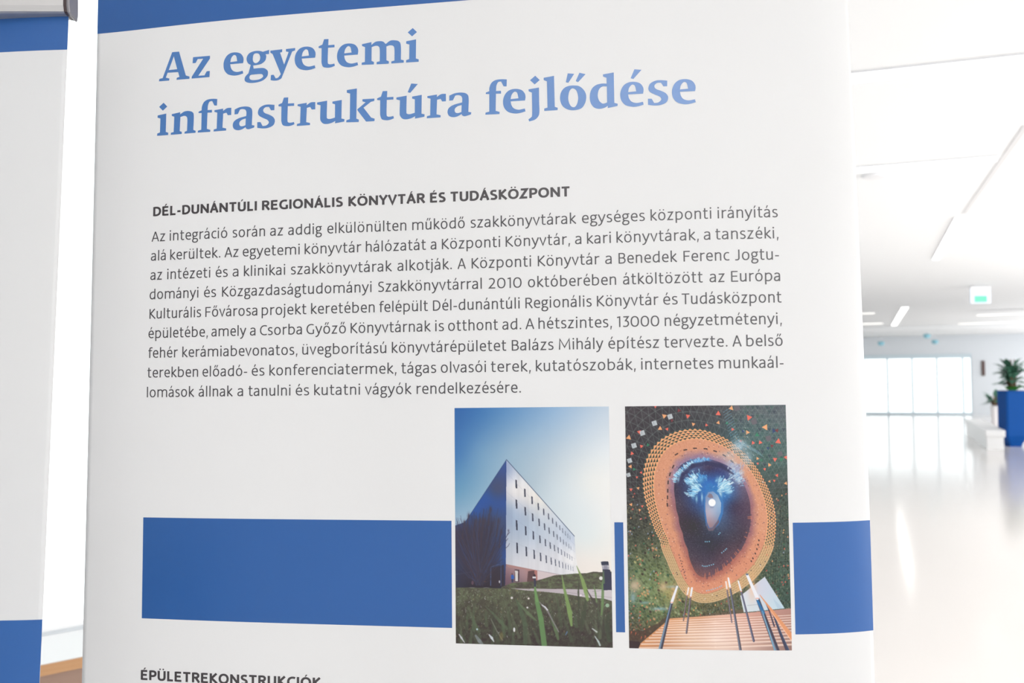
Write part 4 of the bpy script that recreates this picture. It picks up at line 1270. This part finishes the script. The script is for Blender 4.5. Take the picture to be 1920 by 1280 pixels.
    for x, y, a in ((289, 268, -30), (333, 246, -12), (381, 238, 0), (433, 240, 3), (481, 252, 18), (526, 273, 30), (564, 303, 42), (272, 330, -65), (256, 368, -75), (247, 408, -85), (245, 450, 90), (244, 483, 88), (243, 520, 84), (660, 800, 60), (668, 786, 62), (680, 762, 66), (688, 740, 70), (694, 718, 72), (698, 696, 76)):
        px, py = z(x, y)
        dx, dy = math.cos(math.radians(a)) * 2.6, math.sin(math.radians(a)) * 2.6
        if y > 600:
            dx, dy = dx * .3, dy * .3
        cv.line([(px - dx, py - dy), (px + dx, py + dy)], 2.3, (52, 42, 50), .95)
    for k in range(9):
        cv.dot(*z(300 + k * 4.2, 770 + k * 14.5), 1.1, (62, 48, 58), .8)
    # pale sheen across the ring, upper right
    for x, y, a, b_, o_ in ((600, 225, 44, 34, .78), (640, 285, 36, 46, .6), (560, 330, 44, 52, .6), (540, 270, 60, 26, .35), (590, 410, 26, 40, .35)):
        cv.blob(*z(x, y), a / 2.667, b_ / 2.667, (178, 200, 214), o_)
    for k in range(110):
        x, y = rnd.gauss(605, 34), rnd.gauss(260, 48)
        cv.line(zp([(x, y), (x + 5, y + 5)]), .8, rnd.choice([(226, 236, 238), (96, 150, 182), (60, 104, 120), (226, 170, 130)]), .6)
    # the dark throat
    core = w <= 0
    f = field([(*z(300, 420), 62, 60, 84), (*z(300, 520), 70, 62, 78), (*z(340, 700), 66, 60, 72), (*z(400, 600), 58, 58, 74), (*z(400, 520), 58, 84, 132), (*z(440, 340), 66, 62, 92), (*z(440, 400), 50, 100, 166), (*z(500, 370), 56, 74, 124), (*z(560, 520), 60, 66, 96), (*z(540, 470), 60, 108, 164), (*z(620, 560), 78, 64, 82), (*z(600, 680), 72, 62, 74), (*z(480, 720), 58, 54, 66), (*z(440, 820), 84, 70, 82), (*z(540, 780), 92, 70, 80), (*z(420, 880), 120, 84, 84), (*z(610, 430), 96, 92, 118), (*z(340, 300), 84, 90, 128), (*z(470, 560), 78, 120, 170), (*z(400, 290), 100, 110, 150)], 3.4)
    c0 = f(X, Y)
    n = vnoise(X, Y, 1.3, 1.3, 51)
    c0 = c0 + ((n - .5) * 16)[..., None]
    cv.put(full, np.clip(-w * 40 + .5, 0, 1) * 1.0, c0)
    for k in range(46):                                     # fringe of shingles along the lower right edge
        th = -.15 + 1.9 * k / 46
        r = float(Rc(th))
        r2 = r * rnd.uniform(.95, 1.03)
        cv.line([(cx + r * .93 * math.cos(th), cy + r * .93 * math.sin(th)), (cx + r2 * math.cos(th), cy + r2 * math.sin(th))], [1.4, 2.6], rnd.choice([(92, 76, 92), (84, 70, 86), (196, 120, 96)]), .6)
    for x, y, a, b_, c, o_ in ((300, 395, 10, 18, (150, 196, 222), .8), (312, 368, 18, 14, (160, 206, 230), .85), (345, 345, 26, 11, (120, 180, 220), .8), (395, 305, 40, 14, (110, 170, 216), .7), (440, 296, 28, 9, (96, 150, 206), .7), (360, 405, 17, 22, (158, 214, 232), .9), (385, 430, 24, 26, (150, 210, 230), .85), (405, 395, 22, 16, (120, 190, 226), .7), (372, 470, 10, 26, (110, 176, 214), .7), (388, 490, 6, 20, (150, 204, 224), .8), (415, 482, 5, 24, (180, 216, 228), .8), (520, 430, 22, 22, (176, 212, 224), .85), (545, 450, 16, 18, (160, 204, 224), .8), (505, 465, 12, 24, (190, 218, 226), .8), (495, 395, 14, 20, (140, 190, 220), .6), (590, 390, 20, 22, (176, 204, 222), .75), (570, 360, 26, 16, (150, 180, 212), .6), (610, 360, 20, 18, (190, 202, 214), .6), (455, 420, 20, 14, (60, 118, 180), .7)):
        cv.blob(*z(x, y), a / 2.667, b_ / 2.667, c, o_)
    for k in range(150):
        x, y = rnd.choice([(rnd.gauss(380, 26), rnd.gauss(420, 30)), (rnd.gauss(520, 30), rnd.gauss(440, 24)), (rnd.gauss(350, 40), rnd.gauss(340, 22)), (rnd.gauss(585, 20), rnd.gauss(385, 22))])
        cv.line(zp([(x, y), (x + rnd.uniform(2, 7), y + rnd.uniform(-4, 6))]), .8, rnd.choice([(206, 232, 240), (60, 120, 186), (90, 150, 206), (44, 70, 120)]), .5)
    def fan(P0, P1, n_, L_, cols, spread):
        for k in range(n_):
            t_ = rnd.random()
            x = P0[0] + (P1[0] - P0[0]) * t_ + rnd.gauss(0, spread)
            y = P0[1] + (P1[1] - P0[1]) * t_ + rnd.gauss(0, spread)
            a_ = math.atan2(y - 470, x - 465) + rnd.uniform(-.3, .3)
            l_ = rnd.uniform(.4, 1) * L_
            cv.line(zp([(x, y), (x + math.cos(a_) * l_, y + math.sin(a_) * l_)]), [1.0, 2.0], rnd.choice(cols), .7)
    cy_ = [(176, 218, 234), (140, 196, 226), (206, 230, 238), (96, 164, 212)]
    fan((278, 402), (312, 350), 60, 12, cy_, 5)
    fan((312, 350), (372, 312), 60, 12, cy_, 5)
    fan((372, 306), (452, 296), 44, 10, [(110, 170, 216), (80, 140, 200), (150, 196, 226)], 4)
    fan((352, 410), (398, 380), 90, 22, cy_, 9)
    fan((366, 470), (400, 440), 60, 26, cy_, 9)
    fan((398, 388), (440, 386), 40, 14, [(96, 160, 210), (60, 120, 184)], 7)
    fan((500, 440), (540, 410), 90, 26, [(196, 222, 230), (160, 204, 222), (220, 234, 236)], 9)
    fan((498, 400), (548, 452), 60, 20, [(130, 184, 214), (176, 212, 226)], 8)
    fan((560, 350), (606, 400), 110, 16, [(196, 210, 220), (160, 190, 214), (120, 150, 190)], 12)
    fan((556, 322), (612, 340), 60, 12, [(170, 180, 200), (146, 150, 180)], 9)
    cv.line(zp([(300, 420), (320, 370), (370, 325), (440, 312), (510, 325), (570, 365)]), [4, 7, 8, 8, 7, 3], (56, 56, 86), .85, 3)
    for k in range(200):
        th = rnd.uniform(-math.pi, math.pi)
        r = float(Rc(th)) * math.sqrt(rnd.random()) * .97
        cv.dot(cx + r * math.cos(th), cy + r * math.sin(th), .6, rnd.choice([(150, 140, 152), (92, 96, 130), (120, 104, 112)]), .45)
    for q in ("431,703 440,703 451,702 416,823 424,826 432,826 440,825 450,822 461,819 471,816 498,666 504,659 536,738 530,744 522,751 513,758", "437,948 448,946 459,943 469,940 480,937 491,933 502,928 511,924"):
        for s_ in q.split():
            x, y = map(float, s_.split(','))
            cv.dot(*z(x, y), 1.1, (130, 190, 216), .9)
    # inner drop with the round lamp
    cv.poly(zp([(424, 480), (440, 448), (470, 442), (500, 460), (522, 505), (520, 560), (500, 615), (470, 645), (448, 650), (434, 620), (426, 550)]), (66, 118, 176), .85)
    drop = field([(*z(450, 480), 126, 148, 182), (*z(490, 500), 150, 172, 198), (*z(460, 560), 166, 166, 184), (*z(460, 620), 148, 126, 134), (*z(495, 560), 140, 160, 188)], 3)
    cv.poly(zp([(432, 480), (446, 456), (470, 452), (494, 472), (510, 510), (508, 556), (490, 600), (466, 632), (452, 634), (440, 606), (432, 550)]), drop)
    cv.poly(zp([(442, 478), (452, 462), (464, 466), (472, 484), (454, 486)]), (128, 108, 116), .8)
    cv.poly(zp([(436, 600), (448, 636), (466, 634), (498, 590), (500, 606), (470, 648), (448, 650), (438, 630)]), (112, 92, 100), .85)
    cv.dot(*z(465, 508), 6.6, (240, 240, 240), 1, 6.9)
    cv.dot(*z(464, 532), 4, (120, 128, 150), .5, 1.4)
    # stair
    cv.poly(zp([(225, 1085), (380, 1076), (622, 1040), (622, 1066), (380, 1082), (240, 1092)]), (104, 92, 76))
    for k in range(70):
        x = rnd.uniform(300, 610)
        y = rnd.uniform(1015, 1070)
        px, py = z(x, y)
        if math.hypot(px - cx, py - cy) < float(Ro(math.atan2(py - cy, px - cx))) * 1.01:
            continue
        cv.line([(px, py), (px, py + rnd.uniform(2, 5))], .9, rnd.choice([(58, 52, 50), (130, 116, 84), (78, 92, 70), (48, 42, 46)]), .8)
    cv.poly(zp([(605, 975), (728, 880), (828, 1038), (622, 1056)]), field([(*z(720, 900), 196, 200, 214), (*z(640, 1000), 206, 212, 218), (*z(780, 1020), 186, 204, 214), (*z(690, 960), 200, 202, 214)], 2.5))
    cv.line(zp([(605, 975), (728, 880)]), 1.2, (222, 224, 232), .8)
    cv.line(zp([(640, 1022), (700, 1016)]), .8, (140, 150, 168), .8)
    cv.poly(zp([(768, 985), (818, 1036), (792, 1038)]), (170, 190, 208), .7)
    stair = field([(*z(250, 1100), 216, 156, 112), (*z(150, 1180), 206, 146, 100), (*z(350, 1150), 224, 186, 158), (*z(480, 1180), 232, 206, 192), (*z(650, 1090), 206, 160, 146), (*z(600, 1200), 216, 184, 170), (*z(820, 1060), 176, 134, 124), (*z(830, 1220), 150, 120, 112), (*z(450, 1240), 218, 186, 166), (*z(400, 1090), 214, 164, 132), (*z(200, 1230), 190, 134, 98)], 2.6)
    cv.poly(zp([(105, 1215), (254, 1088), (380, 1079), (622, 1060), (866, 1038), (868, 1252), (95, 1246)]), stair)
    for k, y in enumerate((1096, 1107, 1118, 1129, 1141, 1153, 1167, 1181, 1197, 1213, 1232)):
        yl = y
        yr = y - 22 + k * 1.2
        x0 = 250 - (y - 1090) * 1.18
        cv.line(zp([(x0, yl), (480, (yl + yr) / 2 - 2), (866, yr - 6)]), .5 + k * .07, (146, 92, 72), .62)
        cv.line(zp([(x0 + 8, yl + 4.4), (480, (yl + yr) / 2 + 2.6), (866, yr - 1.2)]), 1.8 + k * .2, (242, 220, 206), .55)
        cv.line(zp([(x0 + 8, yl + 3.4), (480, (yl + yr) / 2 + 1.4), (866, yr - 2.6)]), .9 + k * .1, (234, 210, 192), .38)
    cv.blob(*z(480, 1110), 10, 2, (244, 220, 208), .7)
    cv.blob(*z(480, 1194), 14, 2, (246, 224, 212), .7)
    cv.poly(zp([(45, 1244), (47, 1150), (120, 1150), (196, 1110), (235, 1078), (258, 1084), (105, 1215), (92, 1250)]), (84, 68, 60), .8)
    cv.poly(zp([(45, 1246), (46, 1200), (100, 1205), (106, 1216), (92, 1252)]), (66, 54, 56), .95)
    for x, y in ((82, 1165), (110, 1185), (60, 1160), (100, 1100), (58, 1120), (140, 1105), (130, 1180)):
        cv.poly(zp([(x, y - 8), (x + 5, y - 4), (x - 3, y + 12)]), (196, 104, 78), .8)

    def pole(P, w_, cd=(96, 80, 86), ce=(64, 62, 76)):
        (x0, y0), (x1, y1), (x2, y2) = P
        cv.blob(*z((x0 + x1) / 2, (y0 + y1) / 2), (w_[0] + 10) / 2.667, abs(y1 - y0) * .7 / 2.667, (236, 176, 126), .5)
        cv.line(zp([(x1, y1), (x2, y2)]), [w_[1] / 2.667, w_[2] / 2.667], ce, 1)
        cv.line(zp([(x1 - w_[1] * .18, y1), (x2 - w_[2] * .2, y2)]), [w_[1] / 7, w_[2] / 7], (134, 146, 166), .75)
        cv.line(zp([(x0, y0), (x1, y1)]), [w_[0] / 2.667, w_[1] / 2.667], (226, 226, 232), 1)
        cv.line(zp([(x1 - w_[1] * .4, y1 + 1), (x1 + w_[1] * .4, y1 + 1)]), 1.1, (226, 120, 80), .9)
    pole([(347, 935), (340, 970), (321, 1098)], (8, 7, 6), ce=(112, 84, 78))
    pole([(364, 935), (357, 978), (336, 1160)], (9, 9, 9), ce=(104, 84, 84))
    pole([(290, 928), (263, 1006), (206, 1242)], (9, 14, 19), ce=(72, 70, 82))
    cv.line(zp([(256, 1020), (198, 1242)]), [.8, 1.8], (120, 164, 190), .8)
    pole([(533, 903), (538, 940), (562, 1106)], (7, 7, 6), ce=(112, 88, 92))
    pole([(545, 885), (554, 932), (606, 1250)], (8, 9, 13), ce=(86, 80, 90))
    pole([(595, 900), (609, 950), (672, 1200)], (7, 8, 11), ce=(78, 72, 92))
    cv.line(zp([(730, 1005), (750, 1050), (775, 1126)]), [1.4, 2.2, 3], (66, 62, 80), .95)
    cv.line(zp([(768, 1060), (805, 1160), (842, 1250)]), [2.5, 5, 6.5], (70, 70, 88), 1)
    cv.line(zp([(770, 1068), (812, 1166), (850, 1250)]), [.8, 1.4, 2], (60, 88, 118), .8)
    cv.line(zp([(703, 970), (735, 1012), (762, 1048), (808, 1110), (866, 1185)]), [1.4, 2.8, 5.5, 7.5, 9], (214, 148, 108), 1)
    cv.line(zp([(760, 1052), (800, 1112), (862, 1200)]), [.9, 1.2, 1.4], (240, 190, 160), .8)
    pole([(639, 868), (690, 985), (790, 1252)], (13, 18, 26), ce=(70, 66, 80))
    cv.line(zp([(692, 1000), (722, 1060)]), [4.5, 5], (48, 110, 162), .9)
    cv.line(zp([(716, 1050), (778, 1250)]), [1.4, 2.6], (120, 170, 196), .85)
    cv.dot(*z(639, 866), 2.6, (70, 84, 116), .9, 1.6)
    cv.blob(*z(842, 1020), 3, 8, (52, 76, 112), .0)
    return cv.done()


def picture(name, img, u, v, label, haze, gain):
    h, w, _ = img.shape
    u0, u1 = u
    v0, v1 = v
    # one vertex per colour sample; the outermost ring is stretched to the picture's edge
    uu = u0 + (u1 - u0) * (np.arange(w) + .5) / w
    vv = v0 + (v1 - v0) * (np.arange(h) + .5) / h
    uu[0], uu[-1], vv[0], vv[-1] = u0, u1, v0, v1
    U, V = np.meshgrid(uu, vv)
    P = (MAIN.pt(U, V, .00015) - np.array(offM)).reshape(-1, 3).astype(np.float32)
    i, j = np.meshgrid(np.arange(w - 1), np.arange(h - 1))
    q = (j * w + i).ravel()
    F = np.stack([q, q + w, q + w + 1, q + 1], -1).astype(np.int32)
    me = bpy.data.meshes.new(name)
    me.vertices.add(len(P))
    me.vertices.foreach_set('co', P.ravel())
    me.loops.add(F.size)
    me.loops.foreach_set('vertex_index', F.ravel())
    me.polygons.add(len(F))
    me.polygons.foreach_set('loop_start', np.arange(0, F.size, 4, dtype=np.int32))
    me.polygons.foreach_set('use_smooth', np.ones(len(F), bool))
    at_ = me.color_attributes.new('print', 'FLOAT_COLOR', 'POINT')
    c = np.ones((len(P), 4), np.float32)
    c[:, :3] = np.clip((lin(img.reshape(-1, 3)) - haze) * gain, 0.004, .95)
    at_.data.foreach_set('color', c.ravel())
    me.materials.append(M['picture'])
    me.update(calc_edges=True)
    me.validate()
    o_ = bpy.data.objects.new(name, me)
    COL.objects.link(o_)
    o_.parent = sheetM
    tag(o_, label)
    return o_


picture('printed_picture', picture_building(), (.4244, .5856), (.6515, .8934), 'printed photo of a white angular building behind grass', .014, .86)
picture('printed_picture', picture_mosaic(), (.6020, .7618), (.6515, .8934), 'printed photo of a teardrop mosaic vault above a stair', .034, .90)

# ------------------------------------------------------------------ the hall beyond
def strip_light(name, p0, p1, z, w, m, label, body=.012):
    """a ceiling line lamp between two floor-plan points"""
    a = Vector((p0.x, p0.y, z))
    b_ = Vector((p1.x, p1.y, z))
    ax = (b_ - a).normalized()
    nx = Vector((-ax.y, ax.x, 0))
    c_ = (a + b_) / 2
    hl = (b_ - a).length / 2
    r = empty(name, (c_.x, c_.y, z))
    tag(r, label, 'ceiling light', 'linear ceiling lights of the hall')
    off = Vector((c_.x, c_.y, z))
    mb = MB()
    mb.box(c_ + zz * body / 2, (hl, w / 2, body / 2), (ax, nx, zz))
    mb.build('lamp_housing', M['lamphousing'], r, off=off)
    mb = MB()
    mb.box(c_ - zz * .003, (hl - .01, w / 2 - .008, .003), (ax, nx, zz))
    mb.build('diffuser', m, r, off=off)
    return r


def lamp_px(name, p0, p1, zc, w, m, label):
    return strip_light(name, on_z(p0[0], p0[1], zc), on_z(p1[0], p1[1], zc), zc, w, m, label)


ZL = HC - .0125
lamp_px('line_light', (1560, 151), (1960, 108), ZL, .16, M['lamp'], 'nearest long white ceiling light crossing the hall at the top right')
lamp_px('line_light', (1560, 323), (1872, 297), ZL, .15, M['lamp'], 'second long white ceiling light, ending short of the right edge')
lamp_px('line_light', (1755, 486), (1800, 408), ZL, .10, M['lamp'], 'short ceiling light running down the hall, nearer of two')
lamp_px('line_light', (1676, 610), (1697, 576), ZL, .16, M['lamp'], 'short bright ceiling light running down the hall, further of two')
lamp_px('line_light', (1832, 591), (1990, 585), ZL - .10, .30, M['warmlamp'], 'warm ceiling light under the dropped beam, right of the green sign')
lamp_px('line_light', (1797, 607), (1990, 601), ZL, .34, M['warmlamp'], 'warm ceiling light just below and behind the first warm one')
lamp_px('line_light', (1560, 589), (1640, 587), ZL, .34, M['warmlamp'], 'pale ceiling light at the banner edge, upper of two')
lamp_px('line_light', (1560, 609), (1655, 606), ZL, .5, M['warmlamp'], 'pale ceiling light at the banner edge, lower of two')
lamp_px('line_light', (1700, 621), (1885, 616), ZL, .8, M['lamp'], 'wide white ceiling light just in front of the far doors')
# unseen lit panel added behind the visitor to put sheen on the banner film
c_ = Vector((1.3, -2.0, HC - .012))
root = empty('sheen_panel_light', c_)
tag(root, 'large lit panel added behind the viewer for sheen on the banner, out of view', 'ceiling light')
mb = MB()
for sx, sy, hx, hy in ((-1.5, 0, .02, 1.22), (1.5, 0, .02, 1.22), (0, -1.2, 1.48, .02), (0, 1.2, 1.48, .02)):
    mb.box(c_ + Vector((sx, sy, 0)), (hx, hy, .012))
mb.build('panel_frame', M['lamphousing'], root, off=c_)
mb = MB()
mb.box(c_, (1.48, 1.18, .006))
mb.build('diffuser', M['panel'], root, off=c_)
# groove running down the ceiling, its shade given as a grey strip
a, b_ = on_z(1925, 235, HC - .002), on_z(1808, 400, HC - .002)
mb = MB()
ax = (b_ - a).normalized()
mb.box((a + b_) / 2, ((b_ - a).length / 2, .018, .003), (ax, Vector((-ax.y, ax.x, 0)), zz))
tag(mb.build('trim_4', mat('grey_groove_shade', (.72, .72, .73), .8, .1)), kind='structure')
# round grilles in the ceiling
for (px, py, s_, lab) in ((1641, 328, .10, 'small round ceiling speaker beside the large banner'),):
    p = on_z(px, py, HC)
    mb = MB()
    mb.lathe((p.x, p.y, HC - .022), [(.02, 0), (s_ * .8, .002), (s_, .012), (s_, .0215)], 20)
    r = mb.build('ceiling_speaker', M['lamphousing'], smooth=False)
    tag(r, lab, 'speaker')

# green exit sign
zs = 2.93
P = on_z(1838, 555, zs)
D = (P - CAM).dot(fwd)
wS = 38 / FPX * D
hS = 27 / FPX * D
root = empty('exit_sign', (P.x, P.y, P.z + hS / 2 + .03))
tag(root, 'small green and white exit sign hanging from the ceiling', 'sign')
off = root.location.copy()
ax = r0
nx = Vector((-ax.y, ax.x, 0))
mb = MB()
mb.box(P, (wS / 2, .012, hS / 2), (ax, nx, zz), .004)
mb.build('sign_panel', M['signwhite'], root, off=off)
mb = MB()
mb.box(P + zz * (-hS * .20) - nx * .014 - ax * wS * .0, (wS * .31, .002, hS * .22), (ax, nx, zz))
tag(mb.build('sign_pictogram', M['signgreen'], root, off=off), 'green pictogram field')
mb = MB()
mb.box(P + zz * (hS / 2 + .02), (wS / 2, .03, .02), (ax, nx, zz), .004)
mb.build('sign_housing', M['lamphousing'], root, off=off)
for sgn in (-1, 1):
    mb = MB()
    q = P + ax * (sgn * wS * .35) + zz * (hS / 2 + .04)
    mb.tube([q, Vector((q.x, q.y, HC))], .004, 6)
    mb.build('hanger', M['alu'], root, off=off)

# small teal detector heads near the far end of the ceiling
for px, py, lab in ((1738, 629, 'small teal ceiling sensor, upper of the right pair'), (1753, 640, 'small teal ceiling sensor, lower of the right pair'), (1652, 643, 'small teal ceiling sensor beside the banner edge')):
    p = on_y(px, py, YB - 5.0 if py < 635 else YB - 3.0)
    mb = MB()
    mb.lathe((p.x, p.y, p.z), [(.02, -.09), (.09, -.08), (.11, -.02), (.11, .04), (.05, .06)], 14)
    r = mb.build('ceiling_sensor', mat('pale_teal_plastic', L3(150, 205, 220), .4, .3), smooth=True)
    mb = MB()
    mb.tube([(p.x, p.y, p.z + .05), (p.x, p.y, HC - .13)], .012, 8)
    mb.build('stem', M['lamphousing'], r)
    tag(r, lab, 'sensor')

# dark upright panel on the far wall
p0 = on_y(1840, 676, YB - .03)
p1 = on_y(1847, 704, YB - .03)
mb = MB()
mb.box(((p0.x + p1.x) / 2, YB - .035, (p0.z + p1.z) / 2), ((p1.x - p0.x) / 2, .03, (p0.z - p1.z) / 2), None, .01)
r = mb.build('wall_panel', M['darkwood'])
tag(r, 'narrow dark brown upright panel on the far wall, left of the plants', 'wall panel')

# tall blue planter with its plant
PB = on_z(1900, 836, 0)
D = (PB - CAM).dot(fwd)
m = D / FPX


def sq_ring(c_, h, z, a0, ch=.12):
    pts = []
    for k in range(4):
        a = a0 + k * math.pi / 2
        d = Vector((math.cos(a), math.sin(a), 0))
        e = Vector((-d.y, d.x, 0))
        for t in (-1, 1):
            pts.append(Vector((c_.x, c_.y, z)) + d * h + e * (t * h * (1 - ch)))
    return pts


ang = math.atan2(r0.y, r0.x)
H = 104 * m
wp = 19.5 * m
c_ = Vector((PB.x, PB.y, 0))
root = empty('tall_planter', (PB.x, PB.y, 0))
tag(root, 'tall bright blue square planter with narrowed foot at the right edge', 'planter')
mb = MB()
mb.loft([sq_ring(c_, wp * .58, 0, ang), sq_ring(c_, wp * .62, .05, ang), sq_ring(c_, wp, H * .19, ang), sq_ring(c_, wp * .99, H - .03, ang), sq_ring(c_, wp * 1.04, H - .025, ang), sq_ring(c_, wp * 1.04, H, ang), sq_ring(c_, wp * .93, H, ang), sq_ring(c_, wp * .90, H - .08, ang)])
mb.build('planter_body', M['planterblue'], root, off=c_)
mb = MB()
mb.loft([sq_ring(c_, wp * .89, H - .10, ang), sq_ring(c_, wp * .89, H - .05, ang)])
mb.build('soil', M['soil'], root, off=c_)
rnd = random.Random(3)


def leaf(mb, base, d, L_, w):
    d = d.normalized()
    s_ = d.cross(zz)
    s_ = s_.normalized() if s_.length > .1 else Vector((1, 0, 0))
    n = len(mb.v)
    droop = Vector((0, 0, -L_ * .25))
    P_ = [base, base + d * L_ * .35 + s_ * w, base + d * L_ * .4 + zz * w * .25, base + d * L_ * .35 - s_ * w, base + d * L_ * .75 + s_ * w * .6 + droop * .5, base + d * L_ * .78 + zz * w * .1 + droop * .5, base + d * L_ * .75 - s_ * w * .6 + droop * .5, base + d * L_ + droop]
    mb.v += [tuple(q) for q in P_]
    for f in ((0, 1, 2), (0, 2, 3), (1, 4, 5, 2), (2, 5, 6, 3), (4, 7, 5), (5, 7, 6)):
        mb.f.append(tuple(n + i for i in f))


def plant(name, c_, z0, spread, h, nleaf, L_, label, stem_h, bright=0):
    off = Vector((c_.x, c_.y, z0))
    root = empty(name, off)
    tag(root, label, 'plant')
    mb = MB()
    for k in range(3):
        a = k * 2.1 + .4
        t = off + Vector((math.cos(a) * .05, math.sin(a) * .05, 0))
        mb.tube([t, t + Vector((math.cos(a) * .04, math.sin(a) * .04, stem_h * .6)), t + Vector((math.cos(a) * .02, 0, stem_h))], [.035, .03, .012], 7)
    mb.build('stem', M['bark'], root, smooth=True, off=off)
    for k in range(nleaf):
        a = rnd.uniform(0, 6.28)
        e = rnd.uniform(-.1, 1.1)
        base = off + Vector((math.cos(a) * spread * .35 * rnd.random(), math.sin(a) * spread * .35 * rnd.random(), stem_h * rnd.uniform(.15, .8)))
        d = Vector((math.cos(a) * math.cos(e), math.sin(a) * math.cos(e), math.sin(e)))
        mb = MB()
        leaf(mb, base, d, L_ * rnd.uniform(.7, 1.1), L_ * .16)
        mb.build('leaf', M['leaf'], root, off=off)
    for k in range(bright):
        a = rnd.uniform(-2.6, -.4) + ang
        base = off + Vector((math.cos(a) * .05, math.sin(a) * .05, .0))
        mb = MB()
        leaf(mb, base, Vector((math.cos(a) * .8, math.sin(a) * .8, .7)), L_ * .8, L_ * .2)
        tag(mb.build('leaf', M['leafbright'], root, off=off), 'bright green leaf')
    return root


plant('potted_plant', c_, H - .02, 26 * m, 60 * m, 90, 31 * m, 'dark green leafy plant growing in the tall blue planter', 60 * m, bright=11)

# low white bench and the white pot behind it
b0 = on_z(1824, 786, .38)
b1 = on_z(1866, 808, .38)
ax = (b1 - b0).normalized()
nx = Vector((-ax.y, ax.x, 0))
if nx.dot(fwd) > 0:
    nx = -nx
cB = (b0 + b1) / 2
hl = (b1 - b0).length / 2
root = empty('bench', (cB.x, cB.y, 0))
tag(root, 'long low white bench running down the hall beside the blue planter', 'bench')
off = Vector((cB.x, cB.y, 0))
mb = MB()
mb.box(Vector((cB.x, cB.y, .325)), (hl, .19, .07), (ax, nx, zz), .015)
mb.build('seat', M['sill'], root, off=off)
mb = MB()
mb.box(Vector((cB.x, cB.y, .13)), (hl - .03, .16, .135), (ax, nx, zz))
mb.build('plinth', M['sill'], root, off=off)
pp = on_z(1866, 800, 0)
pz = ray(1866, 760)
q = CAM + pz * ((pp - CAM).dot(fwd))
Hp = q.z
r_ = 7.5 / FPX * (pp - CAM).dot(fwd)
pp.z = 0
root = empty('plant_pot', pp)
tag(root, 'round white plant pot behind the bench, left of the blue planter', 'pot')
mb = MB()
mb.lathe(pp, [(r_ * .75, 0), (r_ * .8, .01), (r_, Hp * .9), (r_ * 1.04, Hp), (r_ * .93, Hp), (r_ * .9, Hp - .05)], 22)
mb.build('pot_body', M['whitepot'], root, smooth=True, off=pp)
mb = MB()
mb.lathe(pp + Vector((0, 0, Hp - .05)), [(.01, 0), (r_ * .9, 0), (r_ * .9, .02), (.01, .025)], 18)
mb.build('soil', M['soil'], root, off=pp)
plant('potted_plant', pp, Hp - .01, .35, .5, 34, .42, 'low spreading green plant in the round white pot', .28)
